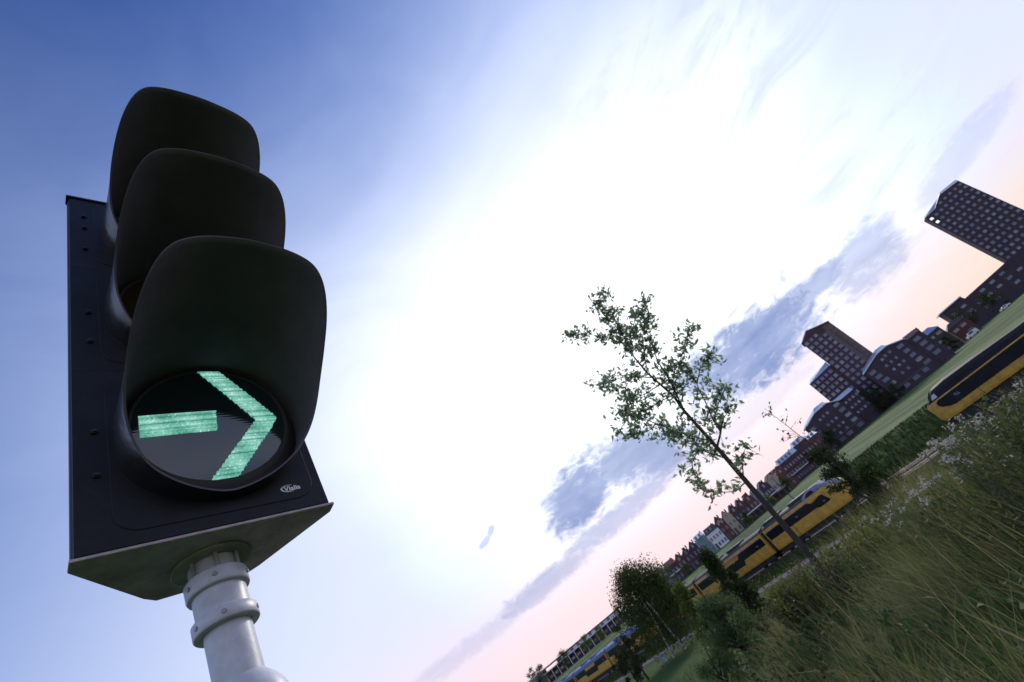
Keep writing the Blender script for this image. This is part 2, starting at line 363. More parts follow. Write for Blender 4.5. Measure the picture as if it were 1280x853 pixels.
for k in range(3):
    z0, z1 = (0.007, 0.3883) if k == 0 else ((0.3886, 0.7398) if k == 1 else (0.7401, H_-0.006)); zc = ZC+k*pitch
    d = MB(); d.box(0.003, W_-0.003, 0.0, 0.012, z0, z1); d.shift(sh); door = d.build('door', m_face, sig, bevel=0.0008, seg=2)
    # raised round-cornered pad on the door
    pad = []
    px0, px1, pz0, pz1, rr = 0.045, W_-0.020, z0+0.022, z1-0.016, 0.035
    for (cx, cz, a0) in ((px1-rr, pz0+rr, -90), (px1-rr, pz1-rr, 0), (px0+rr, pz1-rr, 90), (px0+rr, pz0+rr, 180)):
        for i in range(7):
            a = R_(a0+15*i); pad.append((cx+rr*math.cos(a), cz+rr*math.sin(a)))
    p_ = MB(); p_.prism(pad, -0.0015, 0.006, 'y'); p_.shift(sh); p_.build('door_pad', m_face, door, bevel=0.001)
    for bz in bolts:
        if z0 < bz < z1:
            b = MB(); b.tube([(0.030, 0.0, bz), (0.030, -0.003, bz)], 0.0058, 6); b.tube([(0.030, -0.003, bz), (0.030, -0.006, bz)], 0.0034, 10); b.shift(sh); b.build('bolt', m_black, door, smooth=False)
    # mounting ring round the lens
    rg = MB(); rows = []
    for (r, o) in ((0.1225, 0.016), (0.1230, 0.024), (0.127, 0.026), (0.131, 0.022), (0.138, 0.016), (0.1435, 0.004)):
        rows.append([(HX[k]+r*math.cos(a), -o-0.12*r*math.sin(a)*min(1, o/0.016), (HZ[k]+0.011)*(r < 0.13)+HZ[k]*(r >= 0.13)+0.005*(0.13 <= r < 0.136)+r*math.sin(a)) for a in np.linspace(0, 2*math.pi, 73)[:-1]])
    rg.grid(rows, closed=True); rg.shift(sh); rg.build('lens_ring', m_rubber, sig, smooth=True)
    # hood: double skinned tunnel with a swept rim
    hd = MB(); N = 144; NO = 26; outer = []; inner = []
    for i in range(N):
        th = 2*math.pi*i/N; ang = abs(((math.degrees(th)-90+180) % 360)-180)
        L = hood_len(ang)*HS[k]
        outer.append([hood_pt(th, 0.0005+(L-0.0005)*j/NO, k) for j in range(NO+1)])
        inner.append([hood_pt(th, 0.0005+(L-0.0005)*j/NO, k, 0.0035) for j in range(NO+1)])
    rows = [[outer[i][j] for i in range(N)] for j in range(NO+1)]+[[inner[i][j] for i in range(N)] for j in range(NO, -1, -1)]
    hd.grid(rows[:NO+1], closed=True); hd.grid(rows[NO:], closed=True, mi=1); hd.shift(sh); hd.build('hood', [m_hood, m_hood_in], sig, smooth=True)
# lenses: slightly domed dark glass, tilted a little downwards like the hoods
def lens_mat(name, c):
    mt, nt_, b = _new(name); L = nt_.links.new
    tc_ = nt_.nodes.new('ShaderNodeTexCoord'); wv = nt_.nodes.new('ShaderNodeTexWave'); wv.bands_direction = 'Z'; wv.inputs['Scale'].default_value = 55
    wv.inputs['Distortion'].default_value = 0.25
    L(tc_.outputs['Object'], wv.inputs['Vector'])
    bp = nt_.nodes.new('ShaderNodeBump'); bp.inputs['Strength'].default_value = 0.012; bp.inputs['Distance'].default_value = 0.002; L(wv.outputs['Fac'], bp.inputs['Height']); L(bp.outputs['Normal'], b.inputs['Normal'])
    b.inputs['Base Color'].default_value = (*c, 1); b.inputs['Roughness'].default_value = 0.06; b.inputs['Specular IOR Level'].default_value = 1.0
    return mt
lens_cols = {2: (0.03, 0.010, 0.010), 1: (0.03, 0.022, 0.008), 0: (0.010, 0.022, 0.028)}
def lens_pt(x, z, k, o=0.0):       # on the tilted lens plane
    zc = HZ[k]+0.0125; r2 = ((x-HX[k])**2+(z-zc)**2)/(0.126**2)
    return (x, -(0.020+0.15*(z-zc)+o+0.003*(1-r2)), z)
for k in (2, 1, 0):
    ln = MB(); rows = []; zc = HZ[k]+0.0125
    for r in np.linspace(0.002, 0.1262, 12):
        rows.append([lens_pt(HX[k]+r*math.cos(a), zc+r*math.sin(a), k) for a in np.linspace(0, 2*math.pi, 65)[:-1]])
    ln.grid(rows, closed=True); ln.shift(sh)
    lens = ln.build('lens', lens_mat(('green', 'amber', 'red')[k]+'_lens_glass', lens_cols[k]), sig, smooth=True)
# the lit arrow: rows of small prism cells
mt, nt_, b_ = _new('arrow_light')
at_ = nt_.nodes.new('ShaderNodeAttribute'); at_.attribute_name = 'rnd'
rp = nt_.nodes.new('ShaderNodeValToRGB'); e = rp.color_ramp.elements; e[0].color = (0.05, 0.24, 0.19, 1); e[1].color = (0.85, 1.0, 0.95, 1)
k_ = e.new(0.42); k_.color = (0.19, 0.56, 0.44, 1); k2_ = e.new(0.8); k2_.color = (0.38, 0.82, 0.68, 1)
nt_.links.new(at_.outputs['Fac'], rp.inputs['Fac']); nt_.links.new(rp.outputs['Color'], b_.inputs['Emission Color']); b_.inputs['Emission Strength'].default_value = 0.56
b_.inputs['Base Color'].default_value = (0.02, 0.10, 0.07, 1); b_.inputs['Roughness'].default_value = 0.2
m_arrow = mt
def inside(x, y, P):
    c = False; n = len(P); j = n-1
    for i in range(n):
        if (P[i][1] > y) != (P[j][1] > y) and x < (P[j][0]-P[i][0])*(y-P[i][1])/(P[j][1]-P[i][1])+P[i][0]: c = not c
        j = i
    return c
shaft = [(0.0854, 0.2387), (0.2013, 0.2387), (0.1985, 0.1955), (0.0858, 0.1955)]
chev = [(0.1834, 0.3379), (0.2209, 0.3373), (0.3074, 0.2164), (0.2959, 0.1955), (0.2193, 0.0972), (0.1771, 0.0971), (0.2676, 0.2122)]
va, fa, ra = [], [], []
rng = random.Random(3); cw, ch = 0.0024, 0.0026
j = 0; z = 0.09
while z < 0.345:
    rowb = rng.uniform(-0.20, 0.20); x = 0.08+(j % 2)*cw*0.5
    if j % 5 == 0: rowb -= 0.22
    if j % 5 == 2: rowb += 0.12
    while x < 0.312:
        if inside(x, z, shaft) or inside(x, z, chev):
            v = 0.5+rowb+rng.uniform(-0.16, 0.16)+(0.35 if rng.random() < 0.05 else 0)+0.16*math.sin(x*110+z*70)
            o = len(va)
            for (sx, sz) in ((-1, -1), (1, -1), (1, 1), (-1, 1)): va.append(Vector(lens_pt(x+sx*cw*0.46, z+sz*ch*0.40, 0, 0.0022))+Vector(sh))
            for (sx, sz) in ((-1, -1), (1, -1), (1, 1), (-1, 1)): va.append(Vector(lens_pt(x+sx*cw*0.46, z+sz*ch*0.44, 0, 0.0002))+Vector(sh))
            for (sx, sz) in ((-.6, -.6), (.6, -.6), (.6, .6), (-.6, .6)): va.append(Vector(lens_pt(x+sx*cw*0.46, z+sz*ch*0.40, 0, 0.0030))+Vector(sh))
            for i in range(4):
                i2 = (i+1) % 4; fa.append((o+i, o+i2, o+4+i2, o+4+i)); fa.append((o+i, o+i2, o+8+i2, o+8+i))
            fa.append((o+8, o+9, o+10, o+11))
            ra += [v*0.85]*8+[v]*4
        x += cw
    z += ch; j += 1
arrow = fast_mesh('arrow_symbol', np.array([tuple(v) for v in va]), np.array(fa), m_arrow, np.clip(np.array(ra), 0, 1), sig)
tag(arrow, 'glowing green arrow of small prism cells pointing right')
# maker's lettering on the lowest door
m_white = mat('white_print', (0.85, 0.88, 0.95), 0.5, 0.05, 30)
lx, lz, lo = 0.2795, 0.0452, -0.0026
cu_ = bpy.data.curves.new('lettering', 'FONT'); cu_.body = 'Vialis'; cu_.size = 0.0135; cu_.offset = 0.00030; cu_.extrude = 0.0002
cu_.space_character = 1.02
tf = bpy.data.objects.new('lettering_curve', cu_); COL.objects.link(tf); bpy.context.view_layer.update()
tme = bpy.data.meshes.new_from_object(tf.evaluated_get(bpy.context.evaluated_depsgraph_get())); bpy.data.objects.remove(tf)
tx = bpy.data.objects.new('lettering', tme); COL.objects.link(tx); tx.parent = sig; tme.materials.clear(); tme.materials.append(m_white)
tx.location = (lx+0.0065+sh[0], lo+sh[1], lz+0.0022+sh[2]); tx.rotation_euler = (R_(90), 0, 0)
sw = MB()
for (rx, rz, w0, w1) in ((0.0150, 0.0080, 0.0013, 0.0004), (0.0128, 0.0058, 0.0006, 0.0003)):
    pts = []; A = np.linspace(R_(62), R_(300), 26)
    top = [(lx+0.0155+rx*math.cos(a), lo, lz+0.0070+rz*math.sin(a)) for a in A]
    bot = [(lx+0.0155+(rx-(w0*(1-abs(i-13)/13)+w1))*math.cos(a), lo, lz+0.0070+(rz-(w0*(1-abs(i-13)/13)+w1))*math.sin(a)) for i, a in enumerate(A)]
    sw.grid([top, bot])
sw.shift(sh); sw.build('emblem', m_white, sig)
# pole
def ringtube(name, spec, mt_, parent, dx_=0.0, seg=48):
    t = MB(); rows = []
    for (h, r, o) in spec: rows.append([(AX[0]+o+r*math.cos(a), AX[1]+r*math.sin(a), -h) for a in np.linspace(0, 2*math.pi, seg+1)[:-1]])
    t.grid(rows[::-1], closed=True); n = len(t.v); t.shift(sh); return t.build(name, mt_, parent, smooth=True, bevel=0.0)
lean = lambda h: 0.030*h
def spec_(lst): return [(h, r, lean(h)) for h, r in lst]
m_flange = mat('flange_dusty', (0.24, 0.25, 0.24), 0.7, 0.25, 30)
ringtube('flange', spec_([(0.0, 0.050), (0.001, 0.058), (0.0045, 0.059), (0.006, 0.056), (0.006, 0.030)]), m_flange, sig)
ringtube('collar', spec_([(0.006, 0.036), (0.030, 0.037), (0.0305, 0.0435), (0.033, 0.0455), (0.055, 0.0455), (0.058, 0.044), (0.0585, 0.037)]), m_polep, sig)
ringtube('pole_sleeve', spec_([(0.052, 0.0385), (0.112, 0.0385)]), m_polep, sig)
cl = ringtube('clamp_band', spec_([(0.097, 0.0385), (0.0972, 0.0445), (0.099, 0.0462), (0.117, 0.0462), (0.119, 0.0445), (0.1193, 0.034)]), m_polep, sig)
for a in (200, 255, 330):
    for hh in (0.108, 0.044):
        q = MB(); c, s_ = math.cos(R_(a)), math.sin(R_(a)); cx, cy = AX[0]+lean(hh), AX[1]
        q.tube([(cx+0.040*c, cy+0.040*s_, -hh), (cx+0.0475*c, cy+0.0475*s_, -hh)], 0.0038, 8); q.shift(sh); q.build('screw', m_steel, cl)
for a in (215, 265, 315):
    q = MB(); c, s_ = math.cos(R_(a)), math.sin(R_(a)); q.tube([(AX[0]+0.041*c, AX[1]+0.041*s_, -0.004), (AX[0]+0.041*c, AX[1]+0.041*s_, -0.034)], 0.003, 8); q.shift(sh); q.build('flange_post', m_flange, cl)
ringtube('pole', spec_([(0.095, 0.0335), (0.20, 0.0338), (0.30, 0.0340)]), m_polep, sig)
low = ringtube('lower_pole', [(0.199, 0.0335, 0.0060), (0.203, 0.036, 0.0085), (0.212, 0.041, 0.012), (0.226, 0.046, 0.016), (0.245, 0.050, 0.019), (0.27, 0.052, 0.021), (1.0, 0.052, 0.04), (2.10, 0.052, 0.055), (2.14, 0.052, 0.055)], m_polep, sig)

# ------------------------------------------------------------------ trains
m_yel = mat('train_yellow_paint', (0.52, 0.285, 0.035), 0.5, 0.26, 1.6, coat=0.2)
m_dark = mat('train_dark_glass', (0.012, 0.012, 0.016), 0.10, 0.3, 0.6, spec=0.6)
m_blk = mat('train_black_paint', (0.020, 0.019, 0.022), 0.7, 0.3, 0.6, spec=0.15)
m_tblue = mat('train_blue_stripe', (0.035, 0.035, 0.26), 0.4, 0.15, 1)
m_twhite = mat('train_white_panel', (0.19, 0.20, 0.26), 0.75, 0.15, 0.7, spec=0.15)
m_troof = mat('train_roof_grey', (0.035, 0.036, 0.045), 0.6, 0.3, 0.6)
m_tbroof = mat('train_roof_blue', (0.06, 0.16, 0.40), 0.5, 0.2, 0.7)
m_bog = mat('bogie_grime', (0.02, 0.019, 0.018), 0.8, 0.3, 1.5)
m_lite = mat('train_lamp_glass', (0.5, 0.5, 0.55), 0.15, 0.1, 3)
def loft(mb, secs, mi=0, caps=True):
    """secs: list of (x, [(y,z)...]) all with the same count"""
    n = len(secs[0][1]); mb.grid([[(x, y, z) for (y, z) in pr] for x, pr in secs], closed=True, mi=mi)
    if caps:
        mb.add([(secs[0][0], y, z) for y, z in secs[0][1]], [tuple(range(n))], mi); mb.add([(secs[-1][0], y, z) for y, z in secs[-1][1]], [tuple(range(n-1, -1, -1))], mi)
def logo(parent, x, z, y, s, flip):
    """two interlocked arrows"""
    g = MB()
    for sg in (1, -1):
        P = [(-0.62, -0.05), (-0.30, 0.30), (0.25, 0.30), (0.25, 0.46), (0.62, 0.20), (0.25, -0.04), (0.25, 0.12), (-0.22, 0.12), (-0.44, -0.05)]
        P = [(x+flip*sg*a*s, z+sg*b*s) for a, b in P]
        g.prism(P, y, y+0.004*(1 if y > 0 else -1), 'y')
    g.build('emblem', m_twhite, parent)
def bogie(parent, x):
    b = MB(); b.box(x-1.5, x+1.5, -1.05, 1.05, 0.45, 0.72)
    for dx_ in (-1.0, 1.0):
        for sg in (-1, 1): b.tube([(x+dx_, sg*0.68, 0.43), (x+dx_, sg*0.82, 0.43)], 0.42, 18)
    b.build('bogie', m_bog, parent)
def body_sec(hw, zb, zt): return [(-hw*0.97, zb), (-hw, zb+0.25), (-hw, zt-0.4), (-hw*0.955, zt), (hw*0.955, zt), (hw, zt-0.4), (hw, zb+0.25), (hw*0.97, zb)]
def roof_sec(hw, zt, h): return [(-hw*0.95, zt+0.003), (-hw*0.86, zt+h*0.5), (-hw*0.6, zt+h*0.85), (0, zt+h), (hw*0.6, zt+h*0.85), (hw*0.86, zt+h*0.5), (hw*0.95, zt+0.003)]
lt = thing('sprinter_train', 'long yellow train with stepped dark window band on the near track', 'train', ts(58.45, -33.2, -6.65), 0)
lt.rotation_euler = (0, 0, math.atan2(-AV.y, -AV.x))
x = 0.0; LEN = [13.2, 16.5, 16.5, 16.5, 16.5, 16.5, 13.2]
for ci, Lc in enumerate(LEN):
    x1 = x+Lc-0.7
    cab = ci == 0
    bd = MB()
    if cab: loft(bd, [(x-0.0, body_sec(0.95, 1.05, 2.6)), (x+0.25, body_sec(1.12, 0.95, 3.05)), (x+0.8, body_sec(1.30, 0.95, 3.45)), (x+1.6, body_sec(1.42, 0.95, 3.62)), (x+2.2, body_sec(1.45, 0.95, 3.65)), (x1, body_sec(1.45, 0.95, 3.65))])
    else: loft(bd, [(x, body_sec(1.45, 0.95, 3.65)), (x1, body_sec(1.45, 0.95, 3.65))])
    body = bd.build('carriage_body', m_yel, lt, bevel=0.0)
    rf = MB()
    white = ci in (3, 4, 5, 6)
    xr = x+2.0 if cab else x
    loft(rf, [(xr, roof_sec(1.45, 3.65, 0.40)), (x1, roof_sec(1.45, 3.65, 0.40))]); rf.build('roof', m_tbroof if white else m_troof, lt)
    if cab:
        fa_ = MB(); loft(fa_, [(x+0.7, roof_sec(1.2, 3.35, 0.10)), (x+1.2, roof_sec(1.36, 3.52, 0.42)), (x+2.2, roof_sec(1.44, 3.655, 0.66)), (x+3.6, roof_sec(1.46, 3.66, 0.68)), (x+4.4, roof_sec(1.46, 3.66, 0.45)), (x+4.7, roof_sec(1.46, 3.66, 0.41))])
        fr = fa_.build('roof_fairing', m_twhite, lt, smooth=False)
        for sg in (-1, 1): fw_ = MB(); fw_.add([(x+2.7, sg*1.452, 3.70), (x+4.2, sg*1.452, 3.70), (x+3.7, sg*1.30, 4.05), (x+2.9, sg*1.30, 4.10)], [(0, 1, 2, 3)]); fw_.build('fairing_panel', m_blk, fr)
        wsn = MB(); wsn.grid([[(x-0.012, -0.72, 2.25), (x-0.03, 0, 2.28), (x-0.012, 0.72, 2.25)], [(x+0.17, -0.86, 2.95), (x+0.14, 0, 3.0), (x+0.17, 0.86, 2.95)], [(x+0.60, -0.98, 3.36), (x+0.55, 0, 3.42), (x+0.60, 0.98, 3.36)]]); wsn.build('windscreen', m_dark, lt, smooth=True)
        for sg in (-1, 1):
            h = MB(); h.tube([(x-0.05, sg*0.68, 1.75), (x+0.2, sg*0.70, 1.75)], 0.13, 14); h.build('headlight', m_lite, lt)
        cp = MB(); cp.box(x-0.55, x+0.2, -0.18, 0.18, 0.9, 1.15); cp.box(x-0.05, x+0.6, -1.0, 1.0, 0.45, 0.95); cp.build('coupler', m_bog, lt)
    for sg in (-1, 1):
        bnd = MB(); stp = MB(); whp = MB()
        y = sg*1.452
        if cab:
            P = [(x+1.75, 2.25), (x+2.05, 2.12), (x+3.5, 2.12), (x+4.0, 2.28), (x1-0.15, 2.28), (x1-0.15, 3.22), (x+4.6, 3.22), (x+4.05, 2.98), (x+3.6, 2.98), (x+2.6, 3.16), (x+2.2, 3.1)]
        else:
            a, b_2 = x+0.25, x1-0.2; md = (a+b_2)/2
            P = [(a, 2.28), (md-3.0, 2.28), (md-2.7, 1.75), (md+2.7, 1.75), (md+3.0, 2.28), (b_2, 2.28), (b_2, 3.22), (md+2.6, 3.22), (md+2.3, 2.78), (md-2.3, 2.78), (md-2.6, 3.22), (a, 3.22)]
        bnd.prism(P, y, y+sg*0.006, 'y')
        stp.prism([(x+4.6 if cab else x+0.25, 3.225), (x1-0.2, 3.225), (x1-0.2, 3.30), (x+4.4 if cab else x+0.25, 3.30)], y, y+sg*0.007, 'y')
        if white: whp.prism([(x+0.1, 3.31), (x1-0.1, 3.31), (x1-0.1, 3.66), (x+0.1, 3.66)], y-sg*0.02, y+sg*0.012, 'y')
        bnd.build('window_band', m_dark, lt); stp.build('blue_stripe', m_tblue, lt)
        if white: whp.build('white_panel', m_twhite, lt)
    und = MB(); und.box(x+0.6, x1-0.1, -1.25, 1.25, 0.42, 0.952); und.build('underframe', m_bog, lt)
    for bx in (x+2.4, x1-2.2): bogie(lt, bx)
    if ci < len(LEN)-1:
        gg = MB(); gg.box(x1-0.02, x1+0.72, -1.15, 1.15, 0.95, 3.6); gg.build('gangway', m_bog, lt)
    ru = MB()
    for q in range(2): ru = MB(); ru.box(x+4.5+q*5, x+7.2+q*5, -0.9, 0.9, 4.0, 4.28); ru.build('roof_unit', m_twhite if white else m_troof, lt, bevel=0.05)
    for sg in (-1, 1):
        for dd in ((x+0.62*Lc),):
            y = sg*1.4525
            for xx in (dd, dd+0.65): dr = MB(); dr.box(xx, xx+0.05, min(y, y+sg*0.008), max(y, y+sg*0.008), 1.0, 3.2); dr.build('door_seam', m_bog, lt)
    logo(lt, x+2.55 if cab else x+1.6, 2.45 if cab else 2.7, 1.459, 0.28, 1)
    logo(lt, x+6.9, 2.75, 1.459, 0.30, 1)
    x += Lc
rt_ = thing('intercity_train', 'dark banded train with a thin yellow stripe and sloping cab on the far track', 'train', ts(62.65, -21.9, -6.65), 0)
rt_.rotation_euler = (0, 0, math.atan2(AV.y, AV.x))
zoff = 0.10
bd = MB(); xe = 26.0
loft(bd, [(0.0, body_sec(1.05, 1.75, 3.30)), (0.18, body_sec(1.2, 1.5, 3.40)), (0.6, body_sec(1.34, 1.46, 3.44)), (1.4, body_sec(1.45, 1.42, 3.46)), (3, body_sec(1.48, 1.42, 3.46)), (xe, body_sec(1.48, 1.42, 3.46))]); bd.build('carriage_body', m_yel, rt_)
rf = MB()
loft(rf, [(0.05, roof_sec(1.07, 3.30, 0.05)), (0.7, roof_sec(1.36, 3.44, 0.45)), (1.6, roof_sec(1.47, 3.46, 1.0)), (3.2, roof_sec(1.5, 3.46, 1.12)), (6.5, roof_sec(1.5, 3.46, 1.02)), (10.5, roof_sec(1.5, 3.46, 0.82)), (xe, roof_sec(1.5, 3.46, 0.80))]); rf.build('roof', m_blk, rt_)
wn = MB(); wn.grid([[(0.30, -0.8, 3.52), (0.24, 0, 3.56), (0.30, 0.8, 3.52)], [(1.15, -0.95, 4.18), (1.05, 0, 4.30), (1.15, 0.95, 4.18)]]); wn.build('windscreen', m_dark, rt_)
for sg in (-1, 1): sw_ = MB(); sw_.add([(1.10, sg*1.455, 3.60), (1.75, sg*1.475, 3.60), (1.75, sg*1.36, 4.02), (1.35, sg*1.34, 3.95)], [(0, 1, 2, 3)]); sw_.build('cab_side_window', m_lite, rt_)
for sg in (-1, 1):
    band = MB(); P = [(1.85, 2.32), (2.3, 2.20), (xe-0.3, 2.20), (xe-0.3, 3.34), (1.45, 3.34), (1.15, 3.22), (1.05, 2.95), (1.25, 2.62)]
    P = [(px_, pz_) for px_, pz_ in P]
    band.prism(P, sg*1.484, sg*1.490, 'y'); band.build('window_band', m_blk, rt_)
for sg in (-1, 1):
    y = sg*1.4835
    for xx in (4.6, 11.0, 11.9, 18.0):
        sm_ = MB(); sm_.box(xx, xx+0.06, min(y, y+sg*0.004), max(y, y+sg*0.004), 1.5, 2.19); sm_.build('door_seam', m_bog, rt_)
for sg in (-1, 1):
    h = MB(); h.tube([(-0.05, sg*0.8, 2.9), (0.2, sg*0.82, 2.9)], 0.12, 14); h.build('headlight', m_lite, rt_)
logo(rt_, 3.1, 2.85, -1.490, 0.42, -1); logo(rt_, 10.2, 2.8, -1.490, 0.36, -1)
un = MB(); un.box(1.2, xe-0.4, -1.25, 1.25, 0.45, 1.43); un.box(0.1, 1.2, -1.0, 1.0, 0.6, 1.35); un.build('underframe', m_bog, rt_)
for bx in (3.6, 21.5): bogie(rt_, bx)

# ------------------------------------------------------------------ buildings
GZ = -3.95
B_dark = brick_mat('brick_dark_red', (0.105, 0.045, 0.062), (0.080, 0.038, 0.056), (0.08, 0.065, 0.08), 1.6)
B_red = brick_mat('brick_red', (0.17, 0.050, 0.040), (0.12, 0.038, 0.034), (0.12, 0.10, 0.09), 1.6)
B_brown = brick_mat('brick_brown', (0.085, 0.060, 0.050), (0.065, 0.045, 0.042), (0.07, 0.06, 0.055), 1.6)
B_purple = brick_mat('brick_purple', (0.080, 0.046, 0.072), (0.064, 0.038, 0.062), (0.06, 0.05, 0.07), 1.6)
m_cream = mat('render_cream', (0.36, 0.29, 0.21), 0.85, 0.12, 0.6)
m_grey = mat('render_grey', (0.20, 0.21, 0.25), 0.85, 0.12, 0.6)
m_whitewall = mat('render_white', (0.62, 0.64, 0.68), 0.8, 0.08, 0.6)
m_teal = mat('render_teal', (0.13, 0.22, 0.24), 0.8, 0.12, 0.6)
m_clad = mat('brown_cladding', (0.14, 0.095, 0.09), 0.7, 0.2, 0.5)
m_zinc = mat('zinc_roof', (0.42, 0.50, 0.60), 0.30, 0.12, 0.5, metal=0.55)
m_tile_r = mat('roof_tiles_red', (0.25, 0.070, 0.040), 0.8, 0.25, 2.0)
m_tile_d = mat('roof_tiles_dark', (0.055, 0.045, 0.050), 0.7, 0.25, 2.0)
m_frame = mat('window_frame_white', (0.17, 0.17, 0.22), 0.5, 0.08, 3)
m_frame_d = mat('window_frame_brown', (0.10, 0.07, 0.075), 0.5, 0.15, 3)
m_pane = mat('window_glass', (0.10, 0.12, 0.17), 0.06, 0.5, 0.35, spec=1.0)
m_pane_b = mat('window_blind', (0.085, 0.10, 0.19), 0.25, 0.25, 0.35, spec=0.8)
m_door = mat('door_paint', (0.07, 0.06, 0.06), 0.5, 0.2, 2)
mt, nt_, b_ = _new('sky_glow_pane'); b_.inputs['Emission Color'].default_value = (1, 0.93, 0.85, 1); b_.inputs['Emission Strength'].default_value = 0.7; m_skyglow = mt  # glowing pane stands in for bright sky seen through the corner, no lamp inside
def win_mesh(wd, ht, pane, frame, mull=1):
    g = MB(); t = 0.10
    g.box(-wd/2, wd/2, -0.03, 0.10, -ht/2, -ht/2+t, 1); g.box(-wd/2, wd/2, -0.03, 0.10, ht/2-t, ht/2, 1)
    g.box(-wd/2, -wd/2+t, -0.03, 0.10, -ht/2+t, ht/2-t, 1); g.box(wd/2-t, wd/2, -0.03, 0.10, -ht/2+t, ht/2-t, 1)
    for i in range(1, mull+1):
        xx = -wd/2+wd*i/(mull+1); g.box(xx-0.04, xx+0.04, -0.02, 0.10, -ht/2+t, ht/2-t, 1)
    g.box(-wd/2+t, wd/2-t, 0.02, 0.08, -ht/2+t, ht/2-t, 0)
    me = bpy.data.meshes.new('window'); me.from_pydata(g.v, [], g.f); me.materials.append(pane); me.materials.append(frame)
    me.polygons.foreach_set('material_index', g.mi); me.update(); return me
W_tower = [win_mesh(1.35, 1.3, m_pane_b, m_frame, 0), win_mesh(1.5, 1.45, m_pane, m_frame, 0), win_mesh(1.5, 1.45, m_pane_b, m_frame, 1)]
W_skyglow = win_mesh(1.6, 1.5, m_skyglow, m_frame, 0)
W_wide = [win_mesh(2.3, 1.3, m_pane_b, m_frame, 2), win_mesh(2.3, 1.3, m_pane, m_frame, 2), win_mesh(1.9, 1.3, m_pane_b, m_frame, 1)]
W_small = [win_mesh(1.0, 1.0, m_pane, m_frame, 0), win_mesh(0.95, 1.0, m_pane_b, m_frame, 0)]
W_house = [win_mesh(0.75, 1.15, m_pane, m_frame, 0), win_mesh(0.75, 1.15, m_pane_b, m_frame, 0)]
W_shop = [win_mesh(2.0, 1.4, m_pane_b, m_frame, 3)]
def bld(name, label, azp, R, phi, cat='building', group=None):
    return thing(name, label, cat, pol(azp, R, GZ), R_(90-phi), group)
def Z(z): return z-GZ
def windows(root, spots, kinds, rs, y=-0.03):
    """spots: (u, z) centres on the front wall; past 100 the rest become one stuff part"""
    for i, (u, z) in enumerate(spots[:100]): part('window', rs.choice(kinds), root, (u, y, Z(z)))
    rest = spots[100:]
    if rest:
        g = MB()
        for (u, z) in rest:
            me = kinds[0]; g.add([(v.co.x+u, v.co.y+y, v.co.z+Z(z)) for v in me.vertices], [tuple(p.vertices) for p in me.polygons]); g.mi[-len(me.polygons):] = [p.material_index for p in me.polygons]
        tag(g.build('windows', [m_pane_b, m_frame], root), kind='stuff')
def hip_roof(name, x0, x1, y0, y1, z0, z1, inset, mt_, root, ridge=None):
    """roof with sloping front, back and ends"""
    r0, r1 = ridge or (x0+inset, x1-inset); ym = (y0+y1)/2; yf, yb = y0+min(inset, ym-y0-0.2), y1-min(inset, ym-y0-0.2)
    g = MB(); g.add([(x0, y0, z0), (x1, y0, z0), (x1, y1, z0), (x0, y1, z0), (r0, yf, z1), (r1, yf, z1), (r1, yb, z1), (r0, yb, z1)], [(0, 1, 5, 4), (1, 2, 6, 5), (2, 3, 7, 6), (3, 0, 4, 7), (4, 5, 6, 7), (3, 2, 1, 0)])
    return g.build(name, mt_, root)
rs = random.Random(11)
# stepped tower
t1 = bld('apartment_tower', 'stepped dark brick tower with a window grid and a brown side strip', 25, 240, 114, 'tower block')
g = MB(); g.prism([(-2.6, 0), (7.6, 0), (7.6, Z(36.0)), (2.8, Z(38.0)), (-2.3, Z(35.3))], 0, 14, 'y'); g.build('wall', B_dark, t1)
g = MB(); g.prism([(-14.5, 0), (-2.2, 0), (-2.2, Z(21.6)), (-14.0, Z(21.2))], 0.4, 13, 'y'); g.build('wing_wall', B_dark, t1)
g = MB(); g.add([(-14.2, 0.2, Z(21.2)), (-2.62, 0.2, Z(21.6)), (-2.62, 3.4, Z(24.0)), (-12.2, 3.4, Z(23.0))], [(0, 1, 2, 3)]); g.add([(-14.2, 12.8, Z(21.2)), (-2.62, 12.8, Z(21.6)), (-2.62, 3.4, Z(24.0)), (-12.2, 3.4, Z(23.0))], [(3, 2, 1, 0), (0, 3, 3, 0)][:1]); g.build('wing_roof', m_zinc, t1)
g = MB(); g.prism([(7.62, 0), (11.2, 0), (11.5, Z(34.6)), (7.62, Z(36.2))], 1.2, 13.5, 'y'); g.build('side_strip', m_clad, t1)
g = MB()
for i in range(13): g.box(7.7, 11.2, 1.08, 1.25, Z(2+i*2.45), Z(2.32+i*2.45))
g.build('side_strip_trim', m_frame_d, t1)
g = MB(); g.prism([(-2.7, Z(35.3)), (2.8, Z(38.05)), (7.7, Z(36.1)), (11.6, Z(34.7)), (11.6, Z(34.95)), (7.7, Z(36.4)), (2.8, Z(38.4)), (-2.8, Z(35.6))], -0.15, 14, 'y'); g.build('roof', m_zinc, t1)
sp_ = []
for j in range(14):
    z = 34.0-2.45*j
    if z < -1: break
    for i in range(4):
        if j == 0 and i == 3: continue
        sp_.append((-1.15+2.45*i, z))
for j in range(6):
    for i in range(5): sp_.append((-13.2+2.2*i, 19.6-2.45*j))
windows(t1, sp_, W_tower, rs)
g = MB(); g.box(6.95, 8.5, -0.06, -0.002, Z(-3.5), Z(32.5)); g.build('painted_shade_strip', m_frame_d, t1)  # dark strip painting in the shade between window face and side strip
